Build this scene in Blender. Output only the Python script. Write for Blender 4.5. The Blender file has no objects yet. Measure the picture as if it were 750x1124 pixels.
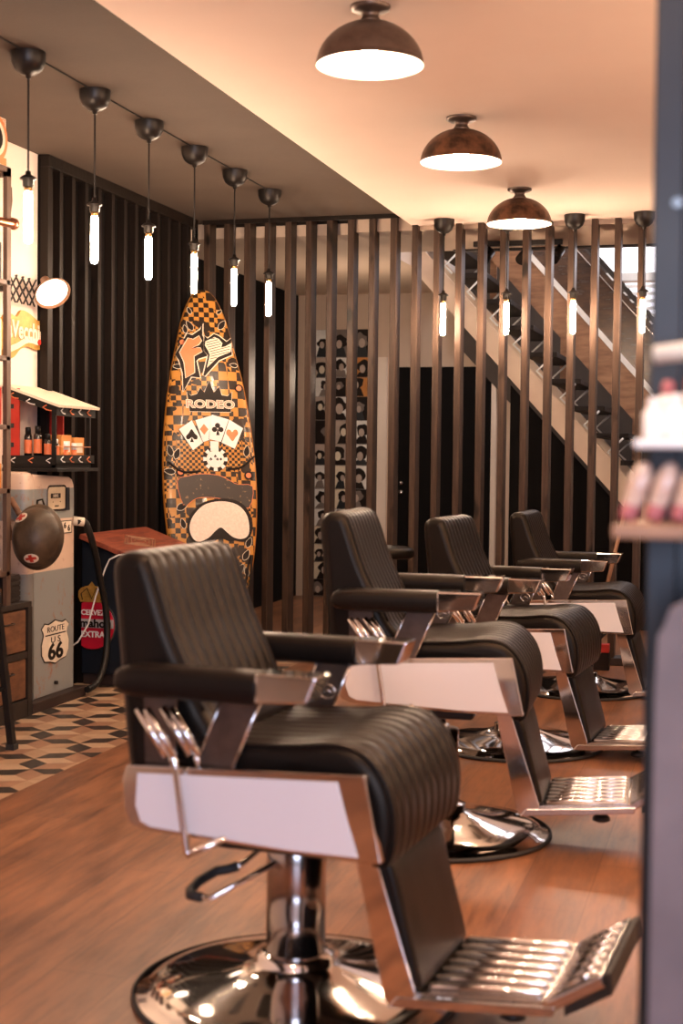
import bpy, bmesh, math, random
from mathutils import Vector, Matrix
random.seed(7)
R = math.radians
SC = bpy.context.scene
COL = SC.collection
V = Vector

# ------------------------------------------------------------------ materials
def new_mat(name):
    m = bpy.data.materials.new(name); m.use_nodes = True
    nt = m.node_tree
    return m, nt, nt.nodes['Principled BSDF']

def ramp(nt, fac, stops):
    r = nt.nodes.new('ShaderNodeValToRGB')
    while len(r.color_ramp.elements) < len(stops): r.color_ramp.elements.new(.5)
    for e, (p, c) in zip(r.color_ramp.elements, stops):
        e.position = p; e.color = (*c, 1)
    nt.links.new(fac, r.inputs['Fac'])
    return r.outputs['Color']

def coords(nt, scale=(1, 1, 1), kind='Object', rot=(0, 0, 0)):
    tc = nt.nodes.new('ShaderNodeTexCoord'); mp = nt.nodes.new('ShaderNodeMapping')
    mp.inputs['Scale'].default_value = scale; mp.inputs['Rotation'].default_value = rot
    nt.links.new(tc.outputs[kind], mp.inputs['Vector'])
    return mp.outputs['Vector']

def noise(nt, vec, scale, detail=4, rough=.6):
    n = nt.nodes.new('ShaderNodeTexNoise')
    n.inputs['Scale'].default_value = scale; n.inputs['Detail'].default_value = detail
    n.inputs['Roughness'].default_value = rough
    nt.links.new(vec, n.inputs['Vector'])
    return n.outputs['Fac']

def bump(nt, b, h, strength=.3, dist=.005):
    bp = nt.nodes.new('ShaderNodeBump')
    bp.inputs['Strength'].default_value = strength; bp.inputs['Distance'].default_value = dist
    nt.links.new(h, bp.inputs['Height']); nt.links.new(bp.outputs['Normal'], b.inputs['Normal'])

def mat(name, c, rough=.5, metal=0, c2=None, ns=8, nscale=(1, 1, 1), lo=.35, hi=.65, bmp=0, bs=None, spec=None, coat=0, rvar=0):
    m, nt, b = new_mat(name)
    vec = coords(nt, nscale)
    n = noise(nt, vec, ns)
    if c2 is None: c2 = tuple(x * .82 for x in c)
    nt.links.new(ramp(nt, n, [(lo, c), (hi, c2)]), b.inputs['Base Color'])
    b.inputs['Roughness'].default_value = rough
    b.inputs['Metallic'].default_value = metal
    if spec is not None: b.inputs['Specular IOR Level'].default_value = spec
    if coat: b.inputs['Coat Weight'].default_value = coat; b.inputs['Coat Roughness'].default_value = .1
    if rvar:
        mr = nt.nodes.new('ShaderNodeMapRange')
        mr.inputs['To Min'].default_value = max(0, rough - rvar); mr.inputs['To Max'].default_value = rough + rvar
        nt.links.new(n, mr.inputs['Value']); nt.links.new(mr.outputs['Result'], b.inputs['Roughness'])
    if bmp: bump(nt, b, noise(nt, vec, bs or ns * 4), bmp)
    return m

def emit(name, c, s):
    m, nt, b = new_mat(name)
    b.inputs['Base Color'].default_value = (*c, 1)
    b.inputs['Emission Color'].default_value = (*c, 1)
    b.inputs['Emission Strength'].default_value = s
    b.inputs['Roughness'].default_value = .3
    return m

M = {}
M['leather'] = mat('black_leather', (.008, .0065, .006), .34, c2=(.007, .0056, .005), ns=20, bmp=.10, bs=420, rvar=.05, spec=.21)
M['leather'].node_tree.nodes['Principled BSDF'].inputs['Specular Tint'].default_value = (1, .82, .66, 1)
M['chrome'] = mat('chrome', (.78, .76, .75), .07, 1, c2=(.70, .68, .67), ns=6, rvar=.04)
M['chrome_col'] = mat('column_chrome', (.42, .38, .36), .16, 1, c2=(.36, .33, .31), ns=6)
M['chrome_brushed'] = mat('brushed_chrome', (.66, .62, .60), .22, 1, ns=30, nscale=(1, 6, 6), rvar=.06)
M['enamel'] = mat('white_enamel', (.80, .79, .83), .18, c2=(.77, .76, .80), ns=2, coat=.4)
M['blackplastic'] = mat('black_plastic', (.010, .009, .008), .45, ns=12, spec=.3)
M['rubber'] = mat('black_rubber', (.02, .018, .017), .65, ns=12)
M['blackmetal'] = mat('black_metal', (.030, .026, .024), .38, .6, ns=15)
M['bronze'] = mat('aged_bronze', (.19, .095, .055), .40, .75, c2=(.06, .034, .022), ns=14, lo=.4, hi=.62, rvar=.1)
M['bronze_dark'] = mat('dark_patina_bronze', (.15, .11, .09), .36, .75, c2=(.085, .06, .05), ns=10, rvar=.08)
M['lampwhite'] = mat('white_lamp_lining', (.93, .88, .80), .5, c2=(.9, .85, .78))
M['brass'] = mat('brass', (.75, .45, .18), .25, 1)
M['bulb'] = emit('glowing_bulb', (1.0, .72, .50), 230)
M['bulb2'] = emit('glowing_lamp_bulb', (1.0, .72, .50), 190)
M['slat'] = None
M['cord'] = mat('black_fabric_cord', (.02, .017, .015), .8)
M['darkpaint'] = mat('dark_brown_ceiling_paint', (.080, .052, .036), .9, c2=(.072, .046, .032), ns=3, bmp=.15, bs=60)
M['beige'] = mat('cream_ceiling_paint', (.88, .70, .60), .8, c2=(.85, .67, .57), ns=1.5, bmp=.05, bs=40)
M['cream'] = mat('cream_wall_paint', (.80, .69, .60), .75, c2=(.77, .66, .57), ns=2, bmp=.05, bs=50)
M['tan'] = mat('tan_wall_paint', (.60, .46, .36), .8, c2=(.56, .43, .33), ns=2)
M['black_wall'] = mat('black_wall_paint', (.005, .004, .004), .8, ns=3, spec=.12)
M['white'] = mat('white_paint', (.85, .83, .80), .5)
M['ink'] = mat('black_ink', (.018, .012, .010), .5, spec=.15)
M['red'] = mat('red_paint', (.55, .035, .02), .4, c2=(.40, .02, .012), ns=6)
M['crimson'] = mat('crimson_enamel', (.50, .012, .035), .3, c2=(.42, .01, .03))
M['gold'] = mat('gold_paint', (.55, .30, .06), .45, .3, c2=(.38, .19, .03), ns=40)
M['orange'] = mat('orange_paint', (.80, .22, .08), .5, c2=(.72, .18, .06))
M['paper'] = mat('cream_paper', (.80, .70, .55), .7)
M['bluedark'] = mat('blue_black_enamel', (.008, .012, .020), .38, c2=(.006, .008, .013))
M['slate'] = mat('slate_blue_metal', (.028, .030, .034), .42, .3, c2=(.020, .022, .025), ns=3)
M['mauve'] = mat('mauve_grey_board', (.19, .145, .145), .6, c2=(.14, .108, .11), ns=5)
M['rustwood'] = mat('rust_brown_drawer_front', (.20, .085, .035), .6, c2=(.085, .035, .016), ns=9, lo=.3, hi=.7, nscale=(1, 1, 3), bmp=.3)
M['iron'] = mat('brown_iron_frame', (.030, .020, .014), .6, .2, c2=(.018, .012, .009), ns=12)
M['rack'] = mat('rack_wood', (.13, .075, .05), .55, c2=(.08, .045, .03), ns=10, nscale=(4, 4, .6))
M['copper'] = mat('copper_pipe', (.80, .38, .22), .3, 1, c2=(.6, .26, .14))
M['skin'] = mat('printed_grey', (.50, .40, .34), .7)
M['grey'] = mat('mid_grey_print', (.20, .16, .14), .7)
M['stairwhite'] = mat('cream_stringer_paint', (.78, .62, .48), .55, c2=(.70, .54, .42), ns=3)
M['tread'] = mat('dark_tread_wood', (.018, .012, .010), .6, ns=8, spec=.2)
M['woodboard'] = mat('brown_rail_board', (.34, .17, .085), .5, c2=(.19, .085, .04), ns=5, nscale=(1, 1, 5))
M['woodboard_dark'] = mat('dark_varnished_rail_board', (.10, .05, .028), .25, c2=(.05, .027, .018), ns=7, nscale=(1, 1, 4), rvar=.1)
M['plinth'] = mat('dark_red_brown_plinth', (.026, .012, .008), .6)
M['pinkwhite'] = mat('pale_cosmetic_plastic', (.90, .84, .78), .3, c2=(.86, .74, .68), ns=20)
M['pinklabel'] = mat('rose_label', (.45, .13, .13), .45)
M['tube'] = mat('rose_beige_tube_plastic', (.66, .50, .40), .18, c2=(.44, .25, .18), ns=60, spec=.8)
M['shelfwood'] = mat('light_brown_shelf', (.34, .18, .10), .5, c2=(.26, .13, .07), ns=8)
M['darkglass'] = mat('dark_jar_glass', (.012, .01, .01), .1, spec=.8)
M['orangebox'] = mat('orange_carton', (.62, .26, .06), .6, c2=(.5, .19, .04))
M['darkroof'] = mat('cream_roof_boards', (.82, .70, .56), .6, c2=(.74, .62, .48), ns=12, nscale=(1, 6, 1))
M['fire'] = mat('stair_grey', (.3, .27, .25), .6)

# slat wood with grain and knots
def slat_mat(name, a, b_, c_, rough=.5):
    m, nt, b = new_mat(name)
    b.inputs['Specular IOR Level'].default_value = .18
    v = coords(nt, (18, 18, 1.1))
    n1 = noise(nt, v, 3, 8, .7)
    v2 = coords(nt, (1, 1, .45))
    n2 = noise(nt, v2, 9, 2, .5)
    mx = nt.nodes.new('ShaderNodeMix'); mx.data_type = 'RGBA'; mx.blend_type = 'MIX'
    nt.links.new(ramp(nt, n1, [(.3, a), (.7, b_)]), mx.inputs[6])
    mx.inputs[7].default_value = (*c_, 1)
    mr = nt.nodes.new('ShaderNodeMapRange'); mr.inputs['From Min'].default_value = .64; mr.inputs['From Max'].default_value = .72
    nt.links.new(n2, mr.inputs['Value']); nt.links.new(mr.outputs['Result'], mx.inputs[0])
    nt.links.new(mx.outputs[2], b.inputs['Base Color'])
    b.inputs['Roughness'].default_value = rough
    bump(nt, b, n1, .35, .003)
    return m
M['slat'] = slat_mat('stained_slat_wood', (.078, .047, .032), (.024, .014, .010), (.010, .006, .004), .42)
M['slat_dark'] = slat_mat('dark_stained_slat_wood', (.013, .008, .0055), (.007, .0042, .003), (.005, .003, .002), .5)

def floor_mat():
    m, nt, b = new_mat('wood_laminate_planks')
    v = coords(nt, (1, 1, 1), rot=(0, 0, R(90)))
    br = nt.nodes.new('ShaderNodeTexBrick')
    br.inputs['Scale'].default_value = 1; br.inputs['Brick Width'].default_value = 1.25
    br.inputs['Row Height'].default_value = .19; br.inputs['Mortar Size'].default_value = .0012
    br.inputs['Mortar Smooth'].default_value = .2; br.inputs['Bias'].default_value = -.1
    br.offset = .37
    br.inputs['Color1'].default_value = (.27, .118, .056, 1); br.inputs['Color2'].default_value = (.19, .080, .038, 1)
    br.inputs['Mortar'].default_value = (.10, .045, .022, 1)
    nt.links.new(v, br.inputs['Vector'])
    v2 = coords(nt, (14, 1.3, 1)); n1 = noise(nt, v2, 2.2, 8, .68)
    v3 = coords(nt, (4.5, .7, 1)); n2 = noise(nt, v3, 2.4, 6, .7)
    g = ramp(nt, n1, [(.28, (.45, .40, .38)), (.5, (1, 1, 1)), (.75, (1.3, 1.28, 1.22))])
    mx = nt.nodes.new('ShaderNodeMix'); mx.data_type = 'RGBA'; mx.blend_type = 'MULTIPLY'; mx.inputs[0].default_value = .95
    nt.links.new(br.outputs['Color'], mx.inputs[6]); nt.links.new(g, mx.inputs[7])
    g2 = ramp(nt, n2, [(.32, (.50, .44, .42)), (.5, (1, 1, 1)), (.68, (1.4, 1.36, 1.3))])
    mx2 = nt.nodes.new('ShaderNodeMix'); mx2.data_type = 'RGBA'; mx2.blend_type = 'MULTIPLY'; mx2.inputs[0].default_value = .95
    nt.links.new(mx.outputs[2], mx2.inputs[6]); nt.links.new(g2, mx2.inputs[7])
    nt.links.new(mx2.outputs[2], b.inputs['Base Color'])
    mr = nt.nodes.new('ShaderNodeMapRange'); mr.inputs['To Min'].default_value = .28; mr.inputs['To Max'].default_value = .5
    nt.links.new(n1, mr.inputs['Value']); nt.links.new(mr.outputs['Result'], b.inputs['Roughness'])
    bump(nt, b, n1, .12, .002)
    return m
M['floor'] = floor_mat()

def pump_mat():
    m, nt, b = new_mat('worn_two_tone_pump_enamel')
    tc = nt.nodes.new('ShaderNodeTexCoord'); sx = nt.nodes.new('ShaderNodeSeparateXYZ')
    nt.links.new(tc.outputs['Object'], sx.inputs[0])
    r = nt.nodes.new('ShaderNodeValToRGB'); r.color_ramp.interpolation = 'CONSTANT'
    # object z runs 0..1.2 m
    mr = nt.nodes.new('ShaderNodeMapRange'); mr.inputs['From Max'].default_value = 1.2
    nt.links.new(sx.outputs['Z'], mr.inputs['Value'])
    gb, cr = (.25, .265, .255, 1), (.66, .50, .39, 1)
    els = r.color_ramp.elements
    els[0].position = 0; els[0].color = gb
    els[1].position = .64 / 1.2; els[1].color = cr
    e = els.new(.885 / 1.2); e.color = gb
    e = els.new(1.03 / 1.2); e.color = cr
    nt.links.new(mr.outputs['Result'], r.inputs['Fac'])
    v = coords(nt, (1, 1, .5)); n = noise(nt, v, 7, 7, .7)
    v2 = coords(nt, (1, 1, 1)); n2 = noise(nt, v2, 22, 5, .7)
    mul = nt.nodes.new('ShaderNodeMath'); mul.operation = 'MULTIPLY'
    nt.links.new(n, mul.inputs[0]); nt.links.new(n2, mul.inputs[1])
    mr2 = nt.nodes.new('ShaderNodeMapRange'); mr2.inputs['From Min'].default_value = .30; mr2.inputs['From Max'].default_value = .40
    nt.links.new(mul.outputs[0], mr2.inputs['Value'])
    mx = nt.nodes.new('ShaderNodeMix'); mx.data_type = 'RGBA'
    nt.links.new(mr2.outputs['Result'], mx.inputs[0]); nt.links.new(r.outputs['Color'], mx.inputs[6])
    mx.inputs[7].default_value = (.30, .12, .06, 1)
    nt.links.new(mx.outputs[2], b.inputs['Base Color'])
    b.inputs['Roughness'].default_value = .38
    return m
M['pump'] = pump_mat()
M['helmet'] = mat('weathered_olive_steel', (.095, .062, .036), .45, .3, c2=(.035, .025, .018), ns=9, bmp=.3, bs=40, rvar=.1)

def board_mat():
    m, nt, b = new_mat('printed_checker_graphic')
    tc = nt.nodes.new('ShaderNodeTexCoord')
    def chk(s, off=(0, 0, 0)):
        mp = nt.nodes.new('ShaderNodeMapping'); mp.inputs['Scale'].default_value = (1 / s,) * 3
        mp.inputs['Location'].default_value = off
        nt.links.new(tc.outputs['Object'], mp.inputs['Vector'])
        c = nt.nodes.new('ShaderNodeTexChecker'); c.inputs['Scale'].default_value = 1
        nt.links.new(mp.outputs['Vector'], c.inputs['Vector'])
        return c.outputs['Fac']
    a, c_, d = chk(.056, (.3, .5, .2)), chk(.031, (.1, .5, .4)), chk(.017, (.2, .5, .1))
    mp = nt.nodes.new('ShaderNodeMapping'); mp.inputs['Scale'].default_value = (7, 1, 5.5)
    nt.links.new(tc.outputs['Object'], mp.inputs['Vector'])
    vo = nt.nodes.new('ShaderNodeTexVoronoi'); vo.inputs['Scale'].default_value = 1
    nt.links.new(mp.outputs['Vector'], vo.inputs['Vector'])
    sep = nt.nodes.new('ShaderNodeSeparateColor'); nt.links.new(vo.outputs['Color'], sep.inputs[0])
    def gt(x, t):
        n = nt.nodes.new('ShaderNodeMath'); n.operation = 'GREATER_THAN'; n.inputs[1].default_value = t
        nt.links.new(x, n.inputs[0]); return n.outputs[0]
    def mixf(f, x, y):
        n = nt.nodes.new('ShaderNodeMix'); n.data_type = 'FLOAT'
        nt.links.new(f, n.inputs[0]); nt.links.new(x, n.inputs[2]); nt.links.new(y, n.inputs[3]); return n.outputs[0]
    f = mixf(gt(sep.outputs[0], .45), a, c_)
    f = mixf(gt(sep.outputs[0], .86), f, d)
    # swirling dark curls
    nv = nt.nodes.new('ShaderNodeTexNoise'); nv.inputs['Scale'].default_value = 9; nv.inputs['Detail'].default_value = 1
    nt.links.new(tc.outputs['Object'], nv.inputs['Vector'])
    s1 = nt.nodes.new('ShaderNodeMath'); s1.operation = 'GREATER_THAN'; s1.inputs[1].default_value = .62
    nt.links.new(nv.outputs['Fac'], s1.inputs[0])
    mxx = nt.nodes.new('ShaderNodeMath'); mxx.operation = 'MAXIMUM'
    nt.links.new(f, mxx.inputs[0]); nt.links.new(s1.outputs[0], mxx.inputs[1])
    mx = nt.nodes.new('ShaderNodeMix'); mx.data_type = 'RGBA'
    nt.links.new(mxx.outputs[0], mx.inputs[0])
    mx.inputs[6].default_value = (.50, .225, .045, 1); mx.inputs[7].default_value = (.022, .013, .009, 1)
    nt.links.new(mx.outputs[2], b.inputs['Base Color'])
    b.inputs['Roughness'].default_value = .32; b.inputs['Specular IOR Level'].default_value = .3; b.inputs['Coat Weight'].default_value = .08
    return m
M['board'] = board_mat()
M['board_edge'] = mat('orange_board_rail', (.42, .17, .028), .3, c2=(.36, .13, .02), ns=4, coat=.3)
M['cheek'] = mat('speckled_white_print', (.84, .72, .62), .4, c2=(.74, .60, .50), ns=60, nscale=(1, 1, 1))
M['banner'] = mat('scratched_dark_print', (.025, .015, .010), .45, c2=(.35, .2, .08), ns=45, lo=.62, hi=.72)
M['lid'] = mat('red_wooden_lid', (.30, .075, .038), .5, c2=(.15, .032, .018), ns=6, nscale=(6, 1, 1), bmp=.2)

# ------------------------------------------------------------------ mesh helpers
class MB:
    def __init__(s): s.b = bmesh.new(); s.mi = 0; s.loose = {}
    def _fin(s, faces, smooth=False):
        for f in faces: f.material_index = s.mi; f.smooth = smooth
    def box(s, lo, hi, rot=None, piv=None):
        lo, hi = V(lo), V(hi)
        vs = [s.b.verts.new((x, y, z)) for x in (lo.x, hi.x) for y in (lo.y, hi.y) for z in (lo.z, hi.z)]
        if rot is not None:
            c = V(piv) if piv else (lo + hi) / 2
            for v in vs: v.co = c + rot @ (v.co - c)
        F = [(0, 1, 3, 2), (4, 6, 7, 5), (0, 4, 5, 1), (2, 3, 7, 6), (0, 2, 6, 4), (1, 5, 7, 3)]
        s._fin([s.b.faces.new([vs[i] for i in f]) for f in F]); return s
    def loft(s, rings, cap=True, smooth=True, closed=False):
        R_ = [[s.b.verts.new(p) for p in r] for r in rings]
        n = len(R_[0]); fs = []
        rng = range(len(R_) if closed else len(R_) - 1)
        for i in rng:
            a, c = R_[i], R_[(i + 1) % len(R_)]
            for j in range(n):
                k = (j + 1) % n
                try: fs.append(s.b.faces.new((a[j], a[k], c[k], c[j])))
                except ValueError: pass
        s._fin(fs, smooth)
        if cap and not closed:
            s._fin([s.b.faces.new(R_[0][::-1]), s.b.faces.new(R_[-1])], False)
        return s
    def tube(s, pts, r, seg=10, closed=False, cap=True):
        pts = [V(p) for p in pts]; n = len(pts); rings = []
        rr = r if isinstance(r, (list, tuple)) else [r] * n
        up = None
        for i, p in enumerate(pts):
            if closed: t = (pts[(i + 1) % n] - pts[i - 1])
            elif i == 0: t = pts[1] - p
            elif i == n - 1: t = p - pts[i - 1]
            else: t = (pts[i + 1] - p).normalized() + (p - pts[i - 1]).normalized()
            t.normalize()
            if up is None:
                up = V((0, 0, 1)) if abs(t.z) < .9 else V((1, 0, 0))
            sd = t.cross(up).normalized(); up = sd.cross(t).normalized()
            rings.append([p + (sd * math.cos(a) + up * math.sin(a)) * rr[i] for a in [2 * math.pi * k / seg for k in range(seg)]])
        return s.loft(rings, cap=cap, closed=closed)
    def cyl(s, a, b, r, r2=None, seg=20):
        return s.tube([a, b], [r, r if r2 is None else r2], seg)
    def lathe(s, prof, o=(0, 0, 0), seg=48, mtx=None, sx=1, sy=1, smooth=True):
        o = V(o); rings = []
        for r, z in prof:
            ring = []
            for k in range(seg):
                a = 2 * math.pi * k / seg
                p = V((r * math.cos(a) * sx, r * math.sin(a) * sy, z))
                if mtx: p = mtx @ p
                ring.append(o + p)
            rings.append(ring)
        return s.loft(rings, cap=False, smooth=smooth)
    def prism(s, pts, o, rt, up, d):
        """polygon pts in plane (rt, up) through o, extruded along rt x up by d"""
        o, rt, up = V(o), V(rt).normalized(), V(up).normalized(); n = rt.cross(up)
        a = [s.b.verts.new(o + rt * x + up * y) for x, y in pts]
        c = [s.b.verts.new(o + rt * x + up * y + n * d) for x, y in pts]
        fs = []; k = len(pts)
        for i in range(k):
            j = (i + 1) % k
            fs.append(s.b.faces.new((a[i], a[j], c[j], c[i])))
        fs.append(s.b.faces.new(a[::-1])); fs.append(s.b.faces.new(c))
        s._fin(fs); return s
    def obj(s, name, mats, parent=None, bevel=0, bseg=2, tri=True):
        bmesh.ops.recalc_face_normals(s.b, faces=s.b.faces)
        if tri:
            big = [f for f in s.b.faces if len(f.verts) > 4]
            if big: bmesh.ops.triangulate(s.b, faces=big, ngon_method='EAR_CLIP')
        me = bpy.data.meshes.new(name); s.b.to_mesh(me); s.b.free()
        for m in (mats if isinstance(mats, (list, tuple)) else [mats]): me.materials.append(M[m] if isinstance(m, str) else m)
        o = bpy.data.objects.new(name, me); COL.objects.link(o)
        if parent: o.parent = parent
        if bevel:
            md = o.modifiers.new('bevel', 'BEVEL'); md.width = bevel; md.segments = bseg
            md.limit_method = 'ANGLE'; md.angle_limit = R(40); md.harden_normals = False
        return o

def thing(name, label, cat, loc=(0, 0, 0), rz=0, group=None):
    o = bpy.data.objects.new(name, None); COL.objects.link(o)
    o.empty_display_size = .05
    o.location = loc; o.rotation_euler = (0, 0, R(rz))
    o['label'] = label; o['category'] = cat
    if group: o['group'] = group
    return o
def tag(o, label, cat, group=None, kind=None):
    o['label'] = label; o['category'] = cat
    if group: o['group'] = group
    if kind: o['kind'] = kind
    return o
def struct(o): o['kind'] = 'structure'; return o

def smooth_poly(pts, n=4, closed=True):
    out = []; k = len(pts); P = [V((p[0], p[1], 0)) for p in pts]
    for i in range(k if closed else k - 1):
        p0, p1, p2, p3 = P[(i - 1) % k] if closed or i else P[0], P[i], P[(i + 1) % k], P[(i + 2) % k] if closed or i < k - 2 else P[-1]
        for j in range(n):
            t = j / n
            q = .5 * ((2 * p1) + (p2 - p0) * t + (2 * p0 - 5 * p1 + 4 * p2 - p3) * t * t + (3 * p1 - p0 - 3 * p2 + p3) * t ** 3)
            out.append((q.x, q.y))
    if not closed: out.append(tuple(P[-1].xy))
    return out
def circle(r, n=32, cx=0, cy=0, ry=None):
    return [(cx + r * math.cos(2 * math.pi * k / n), cy + (ry or r) * math.sin(2 * math.pi * k / n)) for k in range(n)]

def lettering(name, s, size, o, rt, up, m, parent, depth=.0008, sx=1, align='CENTER', bold=0, shear=0):
    cu = bpy.data.curves.new(name, 'FONT'); cu.body = s; cu.size = size; cu.extrude = depth
    cu.align_x = align; cu.align_y = 'CENTER'; cu.offset = bold; cu.shear = shear; cu.resolution_u = 4
    t = bpy.data.objects.new(name, cu); COL.objects.link(t)
    dg = bpy.context.evaluated_depsgraph_get()
    me = bpy.data.meshes.new_from_object(t.evaluated_get(dg))
    bpy.data.objects.remove(t); bpy.data.curves.remove(cu)
    rt, up = V(rt).normalized(), V(up).normalized(); n = rt.cross(up)
    mt = Matrix(((rt.x * sx, up.x, n.x, o[0]), (rt.y * sx, up.y, n.y, o[1]), (rt.z * sx, up.z, n.z, o[2]), (0, 0, 0, 1)))
    me.transform(mt); me.materials.clear(); me.materials.append(M[m] if isinstance(m, str) else m)
    ob = bpy.data.objects.new(name, me); COL.objects.link(ob)
    if parent: ob.parent = parent
    return ob

def offset_in(prof, d):
    """move a closed (x, z) profile inward by d along vertex normals"""
    n = len(prof); area = sum(prof[i][0] * prof[(i + 1) % n][1] - prof[(i + 1) % n][0] * prof[i][1] for i in range(n))
    sg = 1 if area > 0 else -1; out = []
    for i in range(n):
        a, c = prof[i - 1], prof[(i + 1) % n]
        t = V((c[0] - a[0], c[1] - a[1])); t.normalize()
        out.append((prof[i][0] - t.y * sg * d, prof[i][1] + t.x * sg * d))
    return out

def pad_mesh(prof, hw, r, ng=0, gd=.004, sel=lambda x, z, nx, nz: True, mb=None, groove_w=.010):
    """upholstered pad: closed side profile swept across y with rounded edges and stitched channels"""
    mb = mb or MB()
    ys = []
    for k in range(6): ys.append((-hw + r * (1 - math.cos(math.pi / 2 * k / 5)), r * (1 - math.sin(math.pi / 2 * k / 5))))
    if ng:
        g0, g1 = -hw + r + .015, hw - r - .015
        lines = [g0 + (g1 - g0) * i / (ng - 1) for i in range(ng)]
        for g in lines:
            for q in (-1.2, -.5, 0, .5, 1.2): ys.append((g + q * groove_w / 2, 0))
            ys.append((g + (g1 - g0) / (ng - 1) / 2, 0))
        ys = [y for y in ys if y[0] < hw - r]
    else:
        lines = []
        ys += [(-hw + r + (2 * hw - 2 * r) * i / 4, 0) for i in range(1, 4)]
    for k in range(5, -1, -1): ys.append((hw - r * (1 - math.cos(math.pi / 2 * k / 5)), r * (1 - math.sin(math.pi / 2 * k / 5))))
    n = len(prof)
    area = sum(prof[i][0] * prof[(i + 1) % n][1] - prof[(i + 1) % n][0] * prof[i][1] for i in range(n)); sg = 1 if area > 0 else -1
    nor = []
    for i in range(n):
        a, c = prof[i - 1], prof[(i + 1) % n]; t = V((c[0] - a[0], c[1] - a[1])); t.normalize(); nor.append((t.y * sg, -t.x * sg))
    rings = []
    for y, d in ys:
        g = 0
        for l in lines: g = max(g, math.exp(-((y - l) / (groove_w * .42)) ** 2))
        ring = []
        for (x, z), (nx, nz) in zip(prof, nor):
            dd = d + (g * gd if sel(x, z, nx, nz) else 0)
            ring.append((x - nx * dd, y, z - nz * dd))
        rings.append(ring)
    mb.loft(rings)
    return mb

# ------------------------------------------------------------------ camera
F_PX, H = 1560., 1.2
TH, ROLL = R(15.7), R(.6); PITCH = math.atan((562 - 500.5) / F_PX)
cam = bpy.data.cameras.new('camera'); cam_o = bpy.data.objects.new('camera', cam); COL.objects.link(cam_o)
fw = V((-math.sin(TH) * math.cos(PITCH), math.cos(TH) * math.cos(PITCH), -math.sin(PITCH)))
r0 = V((math.cos(TH), math.sin(TH), 0)); u0 = r0.cross(fw)
rr = r0 * math.cos(ROLL) + u0 * math.sin(ROLL); uu = u0 * math.cos(ROLL) - r0 * math.sin(ROLL)
mt = Matrix((rr, uu, -fw)).transposed().to_4x4(); mt.translation = V((0, 0, H))
cam_o.matrix_world = mt
cam.sensor_fit = 'VERTICAL'; cam.sensor_height = 36; cam.sensor_width = 24; cam.lens = 36 * F_PX / 1124
cam.dof.use_dof = True; cam.dof.focus_distance = 7.6; cam.dof.aperture_fstop = 3.3
cam.clip_start = .05
SC.camera = cam_o

# ------------------------------------------------------------------ the room
XL, XR, YF, YS, YB = -3.34, 2.3, -2.2, 8.34, 11.6      # left, right, front, slat wall, hall back
ZD, ZC, ZH = 2.655, 2.585, 2.56                       # dark ceiling, cream ceiling, hall ceiling
XE = -1.935
TX = -2.445
struct(MB().box((TX, YF, -.08), (XR, YB + .1, 0)).obj('floor', 'floor'))
struct(MB().box((XL - .4, YS - .1, -.08), (TX, YB + .1, 0)).obj('floor', 'floor'))

# cement tile strip: honeycomb of dark rhombi with pale stars
def tiles():
    b = bmesh.new()
    a = .109; L = a * math.sqrt(3); ro = R(-6)
    def rot(p, t): return (p[0] * math.cos(t) - p[1] * math.sin(t), p[0] * math.sin(t) + p[1] * math.cos(t))
    T0 = (-2.878, 5.521)
    dirs = [rot((math.cos(R(x)), math.sin(R(x))), ro) for x in (120, 240, 0)]   # from a B node outward
    B0 = (T0[0] - dirs[0][0] * L, T0[1] - dirs[0][1] * L)
    e1 = ((dirs[0][0] - dirs[1][0]) * L, (dirs[0][1] - dirs[1][1]) * L)
    e2 = ((dirs[0][0] - dirs[2][0]) * L, (dirs[0][1] - dirs[2][1]) * L)
    def rhomb(p, d, mi):
        q = (p[0] + d[0] * L, p[1] + d[1] * L); w = (-d[1], d[0])
        m = ((p[0] + q[0]) / 2, (p[1] + q[1]) / 2)
        f = b.faces.new([b.verts.new((x, y, 0)) for x, y in (p, (m[0] - w[0] * a / 2, m[1] - w[1] * a / 2), q, (m[0] + w[0] * a / 2, m[1] + w[1] * a / 2))])
        f.material_index = mi
    for i in range(-16, 17):
        for j in range(-16, 17):
            Bn = (B0[0] + e1[0] * i + e2[0] * j, B0[1] + e1[1] * i + e2[1] * j)
            if not (-3.9 < Bn[0] < -2.1 and 3.0 < Bn[1] < 8.8): continue
            for d in dirs: rhomb(Bn, d, 0)
            # hexagon centre sits opposite to a spoke
            c = (Bn[0] - dirs[0][0] * L, Bn[1] - dirs[0][1] * L)
            for k in range(6):
                d = rot((1, 0), ro + R(60 * k))
                rhomb(c, d, (1, 2, 3, 1, 3, 2)[k])
    for co, no in (((TX, 0, 0), (1, 0, 0)), ((XL, 0, 0), (-1, 0, 0)), ((0, YS - .1, 0), (0, 1, 0)), ((0, 3.2, 0), (0, -1, 0))):
        bmesh.ops.bisect_plane(b, geom=b.verts[:] + b.edges[:] + b.faces[:], plane_co=co, plane_no=no, clear_outer=True)
    bmesh.ops.remove_doubles(b, verts=b.verts, dist=.001)
    for v in b.verts: v.co.z = .001
    for f in b.faces:
        if f.normal.z < 0: f.normal_flip()
    r = MB(); r.b.free(); r.b = b
    b2 = b
    me = bpy.data.meshes.new('floor'); b2.to_mesh(me); b2.free()
    for m in (mat('dark_tile', (.040, .032, .027), .35, ns=10), mat('cream_tile', (.62, .44, .29), .35, ns=10),
              mat('sand_tile', (.52, .34, .21), .35, ns=10), mat('rose_tile', (.40, .225, .14), .35, ns=10)):
        me.materials.append(m)
    o = bpy.data.objects.new('floor', me); COL.objects.link(o); struct(o)
tiles()
struct(MB().box((XL - .2, YF, -.08), (TX, YS - .1, 0)).obj('floor', mat('tile_bed', (.45, .32, .22), .5)))

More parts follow.
